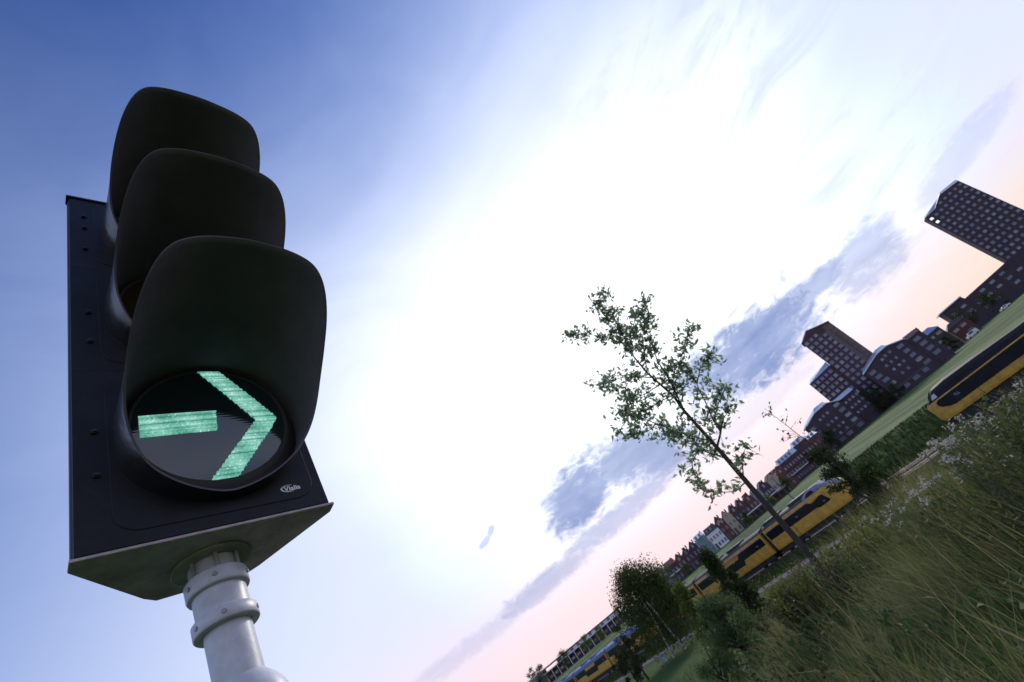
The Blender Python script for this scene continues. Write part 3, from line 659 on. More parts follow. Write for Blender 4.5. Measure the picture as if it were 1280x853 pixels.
# gabled blocks at its foot
def gable_block(name, label, azp, R, phi, u0, u1, eave, ridge, r0, r1, depth, wall, wins, skirt_win, seed):
    b = bld(name, label, azp, R, phi); rs2 = random.Random(seed)
    g = MB(); g.prism([(u0, 0), (u1, 0), (u1, Z(eave)), (r1, Z(ridge)-0.05), (r0, Z(ridge)-0.05), (u0, Z(eave))], 0, depth, 'y'); g.build('wall', wall, b)
    g = MB()
    for P in ([(u0-0.5, Z(eave)-0.1), (r0, Z(ridge)), (r0, Z(ridge)+0.35), (u0-0.6, Z(eave)+0.25)], [(r0, Z(ridge)), (r1, Z(ridge)), (r1, Z(ridge)+0.35), (r0, Z(ridge)+0.35)], [(r1, Z(ridge)), (u1+0.5, Z(eave)-0.1), (u1+0.6, Z(eave)+0.25), (r1, Z(ridge)+0.35)]):
        g.prism(P, -0.5, depth+0.5, 'y')
    # steep standing-seam strip folded down over the left of the front
    g.add([(u0-0.6, -0.51, Z(eave)+0.25), (r0, -0.51, Z(ridge)+0.35), (r0+1.2, 1.6, Z(ridge)+1.7), (u0+1.4, 1.6, Z(eave)+1.7)], [(0, 1, 2, 3)])
    g.add([(r0, -0.51, Z(ridge)+0.35), (r1, -0.51, Z(ridge)+0.35), (r1-0.6, 1.6, Z(ridge)+1.5), (r0+1.2, 1.6, Z(ridge)+1.7)], [(0, 1, 2, 3)])
    g.build('roof', m_zinc, b)
    windows(b, wins, W_wide, rs2)
    for (u, z) in skirt_win: part('window', rs2.choice(W_small), b, (u, -0.03, Z(z)))
    g = MB(); g.box(u0+0.3, u1-0.3, -0.12, 0.0, Z(-0.9), Z(-0.65)); g.build('storey_band', m_frame_d, b)
    return b
gl = gable_block('gabled_block', 'purple brick gabled block left of the stepped tower, lit roof edge', 22, 228, 114, -16.6, 1.0, 8.6, 10.9, -9.0, -3.0, 12, B_purple,
    [(-14.3, 7.0), (-13.6, 4.6), (-12.8, 2.2), (-1.0, 8.2), (-1.0, 5.6), (-1.0, 3.0), (-1.0, 0.4), (-1.0, -2.2), (-13.0, -2.2), (-9.6, -2.2), (-6.0, -2.2)], [(-9.5, 7.9), (-7.6, 8.1), (-5.6, 8.1), (-9.0, 4.7), (-7.0, 4.7), (-5.0, 4.7), (-9.0, 2.0), (-6.6, 2.0), (-4.6, 2.0), (-8.2, -0.2), (-5.2, -0.2)], 1)
g = MB(); g.box(-3.0, 7.5, 1.5, 11, 0, Z(8.6)); g.build('rear_wing', B_purple, gl)
for i in range(12): part('window', W_small[i % 2], gl, (1.9+1.7*(i % 4), 1.47, Z(6.6-2.6*(i//4))))
g = MB(); g.add([(-3.2, 1.2, Z(8.6)), (7.7, 1.2, Z(8.6)), (6.9, 4.0, Z(10.2)), (-2.2, 4.0, Z(10.2))], [(0, 1, 2, 3)]); g.add([(-3.2, 11.2, Z(8.6)), (7.7, 11.2, Z(8.6)), (6.9, 4.0, Z(10.2)), (-2.2, 4.0, Z(10.2))], [(3, 2, 1, 0)]); g.build('rear_roof', m_zinc, gl)
k_ = 0.882
kk = lambda L_: [(u*k_, z*k_) for (u, z) in L_]
gr_ = gable_block('gabled_block', 'wide purple brick gabled block right of the stepped tower', 27, 225, 114, -5.9*k_, 14.2*k_, 11.2*k_, 13.6*k_, 3.2*k_, 8.4*k_, 11.5, B_purple,
    kk([(-3.5, 9.4), (-3.2, 6.8), (-2.6, 4.2), (-2.2, 1.6), (11.4, 10.2), (11.4, 7.4), (11.4, 4.8), (11.4, 2.2), (-4, -2.2), (0.5, -2.2), (5.0, -2.2), (9.5, -2.2), (12.3, -0.4)]), kk([(3.0, 10.8), (5.0, 11.2), (7.2, 11.2), (2.0, 8.0), (4.4, 8.0), (6.8, 8.0), (2.6, 5.2), (5.2, 5.2), (7.4, 5.2), (3.4, 2.2), (6.2, 2.2)]), 2)
g = MB(); g.box(12.56, 18.2, 0.8, 11, 0, Z(9.1)); g.build('side_wing', B_purple, gr_)
g = MB(); g.add([(12.4, 0.6, Z(8.9)), (18.4, 0.6, Z(8.9)), (17.8, 3.5, Z(10.5)), (13.1, 3.5, Z(10.8))], [(0, 1, 2, 3)]); g.box(17.7, 18.7, 3.0, 4.6, Z(9.1), Z(10.4)); g.build('side_wing_roof', m_clad, gr_)
for (u, z) in ((15.4, 7.3), (15.4, 4.9), (15.4, 2.5), (15.4, 0.1)): part('window', W_wide[0], gr_, (u, 0.77, Z(z)))
# low house right of the wide block
lh = bld('brick_house', 'low brick house with a light hipped roof right of the wide gabled block', 30.5, 275, 114, 'house')
g = MB(); g.box(0, 10.5, 0, 9, 0, Z(7.2)); g.build('wall', B_brown, lh); hip_roof('roof', -0.3, 10.8, -0.3, 9.3, Z(7.2), Z(9.6), 2.6, m_zinc, lh)
for (u, z) in ((1.8, 5.2), (5.2, 5.2), (8.6, 5.2), (1.8, 2.0), (5.2, 2.0), (1.8, -1.6), (5.0, -1.6), (8.4, -1.6)): part('window', W_wide[1], lh, (u, -0.03, Z(z)))
lh2 = bld('brick_house', 'reddish low annex beside the white van, at the end of the row', 32.8, 285, 114, 'house')
g = MB(); g.box(0, 8, 0, 8, 0, Z(3.6)); g.build('wall', B_red, lh2); hip_roof('roof', -0.3, 8.3, -0.3, 8.3, Z(3.6), Z(5.6), 2.4, m_tile_d, lh2)
for (u, z) in ((1.8, 1.6), (5.2, 1.6), (5.2, -1.7)): part('window', W_wide[1], lh2, (u, -0.03, Z(z)))
# dark apartment slab and tower on the right
p2 = bld('apartment_slab', 'long dark low apartment block in front of the tall right tower', 36, 330, 115)
g = MB(); g.prism([(-13.4, 0), (60, 0), (60, Z(12.0)), (18, Z(10.6)), (-2.0, Z(10.2)), (-2.4, Z(12.0)), (-13.4, Z(12.0))], 0, 13, 'y'); g.build('wall', B_purple, p2)
g = MB(); g.box(-14.6, -2.3, -1.0, 13.5, Z(12.0), Z(12.5)); g.box(-2.2, 60.5, -0.3, 13.5, Z(12.05)-0.0, Z(12.3)) if False else None; g.build('roof', m_zinc, p2)
windows(p2, [(-10.5+5.2*i, z) for z in (8.0, 4.6, 1.2) for i in range(13) if rs.random() < 0.75], [W_wide[1], W_wide[1], W_wide[0]], rs)
t2 = bld('apartment_tower', 'tall dark tower with two bright corner windows, cut by the right edge', 40, 340, 115, 'tower block')
g = MB(); g.prism([(-2.6, Z(2)), (20.3, Z(2)), (20.3, Z(53.6)), (10.6, Z(55.0)), (4.0, Z(51.6)), (-2.2, Z(51.6))], 0, 6, 'y'); g.build('wall', B_purple, t2)
g = MB(); g.add([(-2.6, -0.2, Z(51.6)), (3.9, -0.2, Z(51.6)), (9.4, 3.5, Z(54.9)), (-1.0, 3.5, Z(52.9))], [(0, 1, 2, 3)]); g.prism([(10.6, Z(55.02)), (20.5, Z(53.62)), (20.3, Z(54.9)), (19.0, Z(55.2)), (12.0, Z(55.9))], 0.4, 5.6, 'y'); g.build('roof', m_zinc, t2)
sp_ = []; lit = [(-0.9, 49.0), (-0.9, 45.9)]  # corner windows given the glowing panes that stand for sky behind
for j in range(13):
    z = 49.0-3.1*j
    for i in range(8):
        u = -0.9+2.85*i
        if (u, z) in lit or (i == 0 and j < 2): part('window', W_skyglow, t2, (u, -0.03, Z(z))); continue
        sp_.append((u, z))
for i in range(3, 8): sp_.append((-0.9+2.85*i, 51.9 if i < 6 else 51.7))
windows(t2, sp_, W_tower, rs)
# terrace of narrow houses
def row_house(label, u0, w_, eave, peak, wall, roofm, style='gable', cat='house', seed=0, door=True, azp=4, R=192, phi=92, dep=9, yoff=0.0, band=False):
    a = R_(90-phi); P = pol(azp, R, GZ); ux = Vector((math.cos(a), math.sin(a), 0)); uy = Vector((-math.sin(a), math.cos(a), 0))
    h = thing('terraced_house', label, cat, P+ux*u0+uy*yoff, a, 'narrow houses in the row beyond the field'); rs2 = random.Random(seed)
    e, p = Z(eave), Z(peak); mid = w_*0.5
    g = MB()
    if style == 'gable':
        g.prism([(0, 0), (w_, 0), (w_, e), (mid, p), (0, e)], 0, dep, 'y')
    elif style == 'step':
        s1 = w_*0.18; g.prism([(0, 0), (w_, 0), (w_, e), (w_-s1, e), (w_-s1, e+(p-e)*.5), (w_-2*s1, e+(p-e)*.5), (w_-2*s1, p), (2*s1, p), (2*s1, e+(p-e)*.5), (s1, e+(p-e)*.5), (s1, e), (0, e)], 0, dep, 'y')
    else: g.prism([(0, 0), (w_, 0), (w_, e), (0, e)], 0, dep, 'y')
    g.build('wall', wall, h)
    if style in ('gable', 'step'):
        g = MB(); g.prism([(-0.1, e-0.15), (mid, p-0.1 if style == 'gable' else p-0.5), (w_+0.1, e-0.15), (w_+0.1, e+0.12), (mid, p+0.22 if style == 'gable' else p-0.2), (-0.1, e+0.12)], 0.25, dep+0.2, 'y'); rf_ = g.build('roof', roofm, h)
    else:
        g = MB(); g.add([(-0.1, -0.2, e), (w_+0.1, -0.2, e), (w_-0.3, 3, p), (0.3, 3, p), (-0.1, dep+.2, e), (w_+0.1, dep+.2, e)], [(0, 1, 2, 3), (5, 4, 3, 2), (0, 3, 4), (1, 5, 2)]); rf_ = g.build('roof', roofm, h)
        if w_ > 3.5:
            for q in range(int(w_/2)):
                xx = 0.7+q*1.7; g = MB(); g.box(xx, xx+0.9, 0.6, 2.4, e+(p-e)*0.25, e+(p-e)*0.75); g.build('dormer', m_frame, rf_)
    g = MB(); g.box(w_*0.78, w_*0.78+0.45, 3, 3.6, p-0.9, p+0.25); g.build('chimney', B_red, rf_)
    nc = max(2, round(w_/1.35)); 
    for zz in ([1.1, 3.6, 6.0] if e > 6 else [1.1, 3.6]):
        if zz+0.6 > e: continue
        for c in range(nc):
            if zz == 1.1 and c == 0 and door: continue
            part('window', rs2.choice(W_house), h, (w_*(c+0.5)/nc, -0.03, zz+0.25))
    if style != 'flat' and p-e > 0.8: part('window', W_house[0], h, (mid, -0.03, e+0.05))
    if door:
        g = MB(); g.box(w_*0.5/nc-0.45, w_*0.5/nc+0.45, -0.06, 0.0, 0, 2.1); g.build('door', m_door, h)
    if band:
        g = MB(); g.box(-0.05, w_+0.05, -0.35, -0.002, 3.0, 3.28); g.build('canopy_band', m_whitewall, h)
    return h
rows = [(-33.5, 3.1, 2.0, 3.4, m_grey, m_tile_d, 'gable', 'grey gabled house left of the cream one, beside the big tree', 0), (-30.2, 3.2, 2.6, 3.8, B_red, m_tile_r, 'gable', 'red brick gabled house just left of the grey end house behind the bright bush', 0),
 (-26.9, 3.1, 2.2, 3.9, m_grey, m_tile_d, 'gable', 'grey rendered house with dark gable behind the bright green bush', 0), (-23.7, 4.6, 1.9, 3.7, B_purple, m_tile_r, 'flat', 'dark house with dormers and a white band, left of the red gables', 1),
 (-19.0, 3.3, 1.7, 3.5, B_red, m_tile_r, 'gable', 'red brick house with orange roof right of the dormered house', 0), (-15.6, 3.4, 1.9, 3.7, B_dark, m_tile_r, 'step', 'dark red brick house with stepped gable', 0),
 (-12.1, 3.0, 2.1, 3.8, B_purple, m_tile_d, 'gable', 'purple brick gabled house left of the teal one', 0), (-9.0, 4.4, 2.8, 4.2, m_teal, m_zinc, 'flat', 'teal house with flat grey roof', 0),
 (-4.5, 5.2, 1.7, 3.8, m_whitewall, m_tile_d, 'flat', 'white house with dark dormered roof', 0), (0.8, 3.2, 2.7, 4.7, B_red, m_tile_d, 'gable', 'red brick gabled house right of the white house', 0),
 (4.1, 3.4, 2.4, 4.5, m_cream, m_tile_d, 'gable', 'cream gabled house left of two grey gables', 0), (7.6, 3.0, 2.6, 4.6, B_brown, m_tile_d, 'gable', 'brown brick house with dark gable next to the cream one', 0),
 (10.7, 3.3, 2.5, 4.5, B_dark, m_tile_r, 'gable', 'dark house with rust red gable', 0), (14.1, 3.2, 2.4, 4.4, B_red, m_tile_r, 'step', 'red brick house with stepped gable near the tree trunk', 0),
 (17.4, 3.6, 2.2, 4.0, m_grey, m_tile_d, 'gable', 'grey house partly behind the young tree trunk', 0), (21.1, 3.5, 2.4, 4.2, B_purple, m_tile_d, 'gable', 'dark gabled house right of the tree trunk', 0),
 (24.7, 4.2, 2.4, 4.3, m_cream, m_tile_d, 'gable', 'tall cream gabled house behind the white canopy', 0), (29.0, 3.4, 2.6, 4.3, B_red, m_tile_r, 'step', 'red stepped house right of the tall cream one', 0)]
for i, (u0, w_, ev, pk, wl, rf_, st, lab, bnd_) in enumerate(rows):
    row_house(lab, u0, w_-0.03, ev, pk, wl, rf_, st, seed=i, band=bool(bnd_))
for i, (u0, w_, ev, pk, wl, rf_, st, lab, bnd_) in enumerate([(-11.4, 5.4, 3.8, 5.0, m_grey, m_tile_r, 'flat', 'grey house with white band and orange roof corner', 1), (-6.0, 9.2, 4.6, 6.6, B_dark, m_zinc, 'flat', 'dark house with blue metal roof and a white canopy band', 1),
      (3.3, 5.6, 6.2, 8.0, B_dark, m_zinc, 'flat', 'taller dark house with pale metal roof behind the small dark tree', 0), (8.9, 4.5, 5.0, 6.6, B_red, m_zinc, 'flat', 'red brick house with pale roof next to the left gabled block', 0)]):
    row_house(lab, u0, w_-0.03, ev, pk, wl, rf_, st, seed=40+i, azp=15, R=215, phi=95, band=bool(bnd_))
# white roofed shelters in front of the row
for (u0, u1, lab) in ((9.0, 17.5, 'long white flat canopy on posts left of the tree trunk'), (19.6, 28.2, 'long white flat canopy on posts right of the tree trunk')):
    a = R_(-2); P = pol(4, 186, GZ); ux = Vector((math.cos(a), math.sin(a), 0))
    s = thing('canopy_shelter', lab, 'shelter', P+ux*u0, a); L = u1-u0
    g = MB(); g.box(-0.2, L+0.2, -0.2, 3.2, 2.55, 2.85); g.build('roof', m_whitewall, s)
    for k in range(5):
        for yy in (0.1, 2.9): g = MB(); g.box(L*k/4-0.06, L*k/4+0.06, yy-0.06, yy+0.06, 0, 2.55); g.build('post', m_frame, s)
    g = MB(); g.box(0.2, L-0.2, 2.2, 2.3, 0, 2.0); g.build('back_wall', B_brown, s)
# long hall at the far left
sb = bld('long_hall', 'long low hall with pale roof band and columns at the far left', -16, 330, 80, 'hall')
g = MB(); g.box(-19.2, 40, 0, 16, 0, Z(1.0)); g.build('wall', B_purple, sb)
g = MB(); g.box(-20, 41, -2.2, 17, Z(1.02), Z(1.55)); g.build('canopy', m_whitewall, sb)
g = MB(); g.box(-10, 36, 0.8, 15, Z(1.56), Z(3.1)); g.build('clerestory', m_zinc, sb)
g = MB(); g.box(-19, 39, 0.2, 16, Z(3.12), Z(3.75)); g.build('roof', m_tile_d, sb)
for i in range(15):
    g = MB(); g.box(-19+i*4.1, -18.6+i*4.1, -2.0, -1.6, 0, Z(1.0)); g.build('column', m_whitewall, sb)
for i in range(14): part('window', W_wide[1], sb, (-17+i*4.1, -0.03, Z(-1.6)))
for i in range(9): part('window', W_shop[0], sb, (-8+i*4.6, 0.77, Z(2.3)))
hl = bld('grey_hall', 'plain blue grey hall left of the long hall', -16, 330, 80, 'hall')
g = MB(); g.box(-38, -19.6, -1, 12, 0, Z(3.4)); g.build('wall', m_grey, hl); g = MB(); g.box(-38.3, -19.4, -1.3, 12.3, Z(3.42), Z(3.8)); g.build('roof', m_zinc, hl)
g = MB(); g.box(-30, -26, -1.06, -1.0, 0, 3.2); g.build('door', m_whitewall, hl)

# parked white van and car by the block
m_carw = mat('van_white_paint', (0.70, 0.72, 0.76), 0.3, 0.05, 1, coat=0.5)
m_tyre = mat('tyre_rubber', (0.02, 0.02, 0.02), 0.8, 0.1, 4)
def vehicle(label, cat, loc, rotz, prof, L, wd, name):
    v = thing(name, label, cat, loc, rotz); g = MB(); g.prism(prof, -wd/2, wd/2, 'y'); g.build('body', m_carw, v, bevel=0.06)
    for sg in (-1, 1):
        gl_ = MB(); zs = max(p[1] for p in prof)
        gl_.prism([(L*0.30, zs*0.62), (L*0.72, zs*0.62), (L*0.66, zs*0.90), (L*0.36, zs*0.90)], sg*wd/2, sg*(wd/2+0.012), 'y'); gl_.build('window', m_dark, v)
        for wx in (L*0.2, L*0.8):
            wl = MB(); wl.tube([(wx, sg*(wd/2-0.16), 0.32), (wx, sg*(wd/2+0.02), 0.32)], 0.32, 16); wl.build('wheel', m_tyre, v)
    g = MB(); g.box(-0.03, 0.02, -wd*0.4, wd*0.4, 0.62, 0.78); g.build('headlight', m_lite, v)
    return v
p = at(1204, 421, 262); vehicle('white van parked at the end of the gabled blocks', 'van', (p.x, p.y, GZ), R_(-24), [(0, 0.35), (4.9, 0.35), (4.9, 2.1), (1.5, 2.2), (0.9, 1.35), (0, 1.1)], 4.9, 1.9, 'parked_van')
p = at(1250, 389, 290); vehicle('white car parked before the dark apartment block', 'car', (p.x, p.y, GZ), R_(-24), [(0, 0.3), (4.3, 0.3), (4.3, 0.95), (3.7, 1.0), (3.0, 1.5), (1.6, 1.5), (1.0, 1.0), (0, 0.85)], 4.3, 1.75, 'parked_car')
# lamp posts, marker post
m_post = mat('lamp_post_metal', (0.05, 0.05, 0.06), 0.5, 0.2, 2)
for (px, py, R, h, lab) in ((994, 626, 92, 5.2, 'dark lamp post in the field behind the train cab'), (1262, 352, 300, 9, 'thin lamp post before the dark apartment block')):
    p = at(px, py, R); z0 = gz(p.x, p.y); l = thing('lamp_post', lab, 'lamp post', (p.x, p.y, z0))
    g = MB(); g.tube([(0, 0, 0), (0, 0, h)], [0.11, 0.06], 10); g.build('post', m_post, l)
    g = MB(); g.tube([(0, 0, h), (0.5, 0.2, h+0.25), (1.0, 0.4, h+0.2)], 0.05, 8); g.build('arm', m_post, l)
    g = MB(); g.box(0.9, 1.4, 0.3, 0.52, h+0.08, h+0.22); g.build('lamp', m_twhite, l, bevel=0.03)
p = pol(-8.6, 72.0); mp_ = thing('marker_post', 'short pale blue post standing beside the path', 'post', (p.x, p.y, gz(p.x, p.y)))
g = MB(); g.prism([(-0.22, 0), (0.22, 0), (0.20, 0.95), (0.08, 1.1), (-0.08, 1.1), (-0.20, 0.95)], -0.15, 0.15, 'y'); g.build('post', mat('pale_blue_paint', (0.40, 0.48, 0.72), 0.5, 0.1, 2), mp_, bevel=0.02)
g = MB(); g.box(-0.15, 0.15, -0.16, -0.151, 0.62, 0.85); g.build('plate', m_twhite, mp_)

# ------------------------------------------------------------------ vegetation
def leaf_arrays(C, size, rg, aspect=0.42, up=0.0, droop=0.0):
    """one folded four-cornered leaf per centre"""
    n = len(C); d = rg.normal(size=(n, 3)); d[:, 2] += up; d[:, 2] -= droop
    d /= np.linalg.norm(d, axis=1, keepdims=True); r = rg.normal(size=(n, 3)); s = np.cross(d, r); s /= np.linalg.norm(s, axis=1, keepdims=True)
    nn = np.cross(d, s); L = (size*rg.uniform(0.65, 1.35, n))[:, None]
    P0_ = C; P1 = C+d*L*0.48+s*L*aspect*0.5+nn*L*0.10; P2 = C+d*L; P3 = C+d*L*0.48-s*L*aspect*0.5+nn*L*0.10
    co_ = np.stack([P0_, P1, P2, P3], 1).reshape(-1, 3); f = np.arange(n*4).reshape(n, 4)
    rnd = np.repeat(rg.uniform(0, 1, n), 4); return co_, f, rnd
m_bark = mat('bark_grey_green', (0.034, 0.032, 0.024), 0.9, 0.35, 9, 0.6, bscale=40)
m_bark_d = mat('bark_dark', (0.030, 0.024, 0.018), 0.9, 0.35, 6, 0.6, bscale=30)
m_birch = mat('birch_bark', (0.55, 0.54, 0.55), 0.8, 0.45, 3.5, 0.3, bscale=12)
lf_sap = leaf_mat('leaf_sapling', (0.15, 0.225, 0.14), (0.25, 0.33, 0.21), 0.75)
lf_birch = leaf_mat('leaf_birch', (0.032, 0.055, 0.014), (0.080, 0.110, 0.026), 0.38)
lf_dark = leaf_mat('leaf_dark', (0.018, 0.032, 0.010), (0.046, 0.066, 0.018), 0.30)
lf_bush = leaf_mat('leaf_bush', (0.050, 0.090, 0.030), (0.12, 0.175, 0.065), 0.42)
lf_bright = leaf_mat('leaf_bright', (0.050, 0.085, 0.015), (0.13, 0.17, 0.030), 0.35)
lf_rust = leaf_mat('leaf_rust', (0.10, 0.050, 0.020), (0.16, 0.085, 0.03), 0.35)
lf_weed = leaf_mat('leaf_weed', (0.060, 0.088, 0.026), (0.13, 0.15, 0.055), 0.40)
lf_yel = leaf_mat('leaf_yellow', (0.10, 0.10, 0.015), (0.22, 0.20, 0.03), 0.35)
lf_fl = leaf_mat('petal_white', (0.30, 0.285, 0.24), (0.52, 0.50, 0.43), 0.30)
lf_see = leaf_mat('seed_head', (0.10, 0.075, 0.045), (0.20, 0.16, 0.10), 0.25)
# --- the young tree
base = pol(9.5, 8.9); us = Vector((0.98629, -0.16505, 0)); dp = Vector((0.16505, 0.98629, 0))
gz0 = gz(base.x, base.y)
sap = thing('young_tree', 'slender young tree with sparse small leaves leaning over the grass slope', 'tree', (base.x, base.y, gz0))
def q3(u, h, d): return us*u+dp*d+Vector((0, 0, h-gz0))
trunk = [(-0.15, gz0-0.1), (-0.13, -1.6), (-0.04, -0.79), (0.02, 0.02), (0.09, 0.85), (0.11, 1.15), (0.13, 1.46), (0.15, 1.82), (0.21, 2.17), (0.19, 2.48), (0.17, 2.81), (0.21, 3.26), (0.24, 3.62), (0.22, 3.99)]
tr_r = [.072, .060, .051, .045, .038, .034, .031, .028, .025, .022, .019, .016, .012, .009]
g = MB(); g.tube([q3(u, h, 0.02*math.sin(i)) for i, (u, h) in enumerate(trunk)], tr_r, 12); g.build('trunk', m_bark, sap, smooth=True)
BR = {'a': [(0.15, 1.82), (0.28, 2.17), (0.4, 2.51), (0.46, 2.8), (0.58, 3.05), (0.85, 3.45), (0.94, 3.71)], 'b': [(0.21, 3.26), (0.36, 3.71), (0.53, 4.25), (0.63, 4.63), (0.78, 4.75)],
 'c': [(0.21, 3.26), (0.48, 3.67), (0.87, 3.97), (1.26, 4.09)], 'd': [(0.24, 3.62), (0.1, 3.99), (-0.14, 4.38), (-0.43, 4.67)], 'e': [(0.10, 1.0), (0.34, 1.15), (0.39, 1.36), (0.54, 1.71), (0.66, 2.03), (0.8, 2.34)],
 'f': [(0.39, 1.36), (0.7, 1.56), (0.98, 1.71)], 'g': [(0.34, 1.15), (0.55, 1.29), (0.72, 1.3)], 'h': [(0.66, 2.03), (0.94, 2.2), (1.19, 2.14)], 'i': [(0.21, 2.17), (0.51, 2.4), (0.83, 2.63), (1.14, 2.79), (1.45, 2.96)],
 'j': [(0.10, 1.15), (-0.19, 1.61), (-0.36, 1.94), (-0.65, 2.01), (-1.04, 2.3)], 'k': [(-0.36, 1.94), (-0.51, 2.24), (-0.75, 2.46)], 'l': [(0.09, 0.75), (-0.01, 0.93), (-0.15, 1.18), (-0.41, 1.08), (-0.56, 0.83), (-0.51, 0.47)],
 'm': [(0.10, 1.08), (-0.19, 1.34), (-0.25, 1.63), (-0.42, 1.88)], 'n': [(0.05, 0.32), (-0.2, 0.31), (-0.46, 0.49), (-0.54, 0.66)], 'o': [(0.09, 0.42), (0.25, 0.6), (0.43, 0.69)], 'p': [(0.17, 2.69), (-0.02, 2.92), (-0.26, 3.16), (-0.57, 3.33), (-0.8, 3.52)],
 'q': [(0.19, 2.48), (-0.17, 2.52), (-0.44, 2.63), (-0.49, 2.9)], 'r': [(0.17, 2.81), (0.41, 3.14), (0.65, 3.4), (0.93, 3.53)], 's': [(0.24, 3.62), (0.32, 4.02), (0.46, 4.63), (0.44, 4.75)], 't': [(0.21, 2.17), (-0.05, 2.26), (-0.36, 2.32), (-0.67, 2.54)]}
rr_ = random.Random(8); rg = np.random.default_rng(8); LC = []
dens = {'n': 0.35, 'o': 0.8, 'e': 0.8, 'f': 1.1, 'l': 0.9, 'g': 0.9}
tw = MB()
for kx, pts in BR.items():
    amp = rr_.uniform(-0.4, 0.4); n = len(pts)
    P = [q3(u, h, amp*(i/(n-1))**1.2*1.1) for i, (u, h) in enumerate(pts)]
    g = MB(); r0 = {'e': 0.020, 'a': 0.018}.get(kx, 0.012)
    g.tube(P, [r0*(1-0.75*i/(n-1)) for i in range(n)], 6); g.build('limb', m_bark, sap, smooth=True)
    D = dens.get(kx, 1.0)
    for i in range(n-1):
        seg = P[i+1]-P[i]; cnt = int(seg.length*27*D)+1
        for c in range(cnt):
            f = rr_.random(); 
            if i == 0 and f < 0.35: continue
            s0 = P[i]+seg*f; dv = Vector((rr_.gauss(0, 1), rr_.gauss(0, 1), rr_.gauss(0.35, 0.8))).normalized()*rr_.uniform(0.08, 0.36)
            tw.tube([s0, s0+dv*0.5+Vector((0, 0, 0.01)), s0+dv], [0.004, 0.003, 0.0015], 4, cap=False)
            for q in range(rr_.randint(5, 9)):
                LC.append(s0+dv*rr_.uniform(0.3, 1.05)+Vector((rr_.gauss(0, 0.025), rr_.gauss(0, 0.025), rr_.gauss(0, 0.025))))
    for q in range(int(22*D)): LC.append(P[-1]+Vector((rr_.gauss(0, 0.07), rr_.gauss(0, 0.07), rr_.gauss(0.02, 0.07))))
for i in range(7, 13):      # short leafy shoots on the upper trunk
    for q in range(14):
        f = rr_.random(); a, b = Vector(q3(*trunk[i], 0)), Vector(q3(*trunk[i+1], 0)); s0 = a+(b-a)*f
        LC.append(s0+Vector((rr_.gauss(0, 0.12), rr_.gauss(0, 0.15), rr_.gauss(0, 0.1))))
tag(tw.build('twigs', m_bark, sap), kind='stuff')
c_, f_, r_ = leaf_arrays(np.array([tuple(v) for v in LC]), 0.108, rg, 0.48, 0.3)
fast_mesh('foliage', c_, f_, lf_sap, r_, sap)

def ellip(rg, n, c, r, shell=0.55):
    d = rg.normal(size=(n, 3)); d /= np.linalg.norm(d, axis=1, keepdims=True)
    rad = shell+(1-shell)*rg.uniform(0, 1, n)**0.7; return np.array(c)+d*rad[:, None]*np.array(r)
def crown_tree(name, label, cat, loc, H, Rw, h0, nclump, nleaf, lsize, lmat, seed, bark=None, trunks=((0, 0, 0.14),), clr=0.42, cone=False, droop=0.0, group=None, leaning=0.0, aspect=0.5, back=(0, 0)):
    """loc = foot; crown from h0 to H (metres above foot), half width Rw, made of uneven leaf clumps on limbs"""
    rg = np.random.default_rng(seed); rr = random.Random(seed)
    t = thing(name, label, cat, loc, 0, group); tips = []
    for k in range(nclump):
        f = rr.random()**0.8; z = h0+(H-h0)*f
        if cone: rad = Rw*(1-0.86*f)
        else: rad = Rw*math.sqrt(max(0.05, 1-(2*f-0.85)**2/1.35))
        a = rr.uniform(0, 6.283); ro = rad*math.sqrt(rr.uniform(0.05, 1))*0.9
        tips.append(Vector((ro*math.cos(a)+leaning*z+back[0], ro*math.sin(a)+back[1], z)))
    for (tx_, ty_, tr) in trunks:
        g = MB(); top = h0+(H-h0)*0.8
        g.tube([(tx_*1.6, ty_, -0.15), (tx_, ty_, top*0.25), (tx_*0.5+0.02*top+leaning*top*.5, 0, top*0.6), (leaning*top, 0, top)], [tr, tr*0.8, tr*0.5, tr*0.12], 9); g.build('trunk', bark or m_bark_d, t, smooth=True)
    lb = MB()
    for p in tips[:60]:
        z0 = max(h0*0.6, p.z*0.62); b = Vector((leaning*z0, 0, z0)); lb.tube([b, (b+p)/2+Vector((0, 0, 0.06*H*0.3)), p], [trunks[0][2]*0.30, trunks[0][2]*0.18, trunks[0][2]*0.05], 5, cap=False)
    lb.build('limbs', bark if bark is m_bark_d else m_bark_d, t)
    C = []; per = nleaf//nclump
    for p in tips:
        s = clr*Rw*rr.uniform(0.55, 1.15); C.append(ellip(rg, int(per*rr.uniform(0.6, 1.4)), p, (s, s, s*(1.25 if droop else 0.75)), 0.25))
    C = np.concatenate(C); C[:, 2] = np.maximum(C[:, 2], 0.05)
    c_, f_, r_ = leaf_arrays(C, lsize, rg, aspect, 0.1, droop); fast_mesh('foliage', c_, f_, lmat, r_, t)
    return t
def foot_at(az, R): p = pol(az, R); return (p.x, p.y, gz(p.x, p.y))
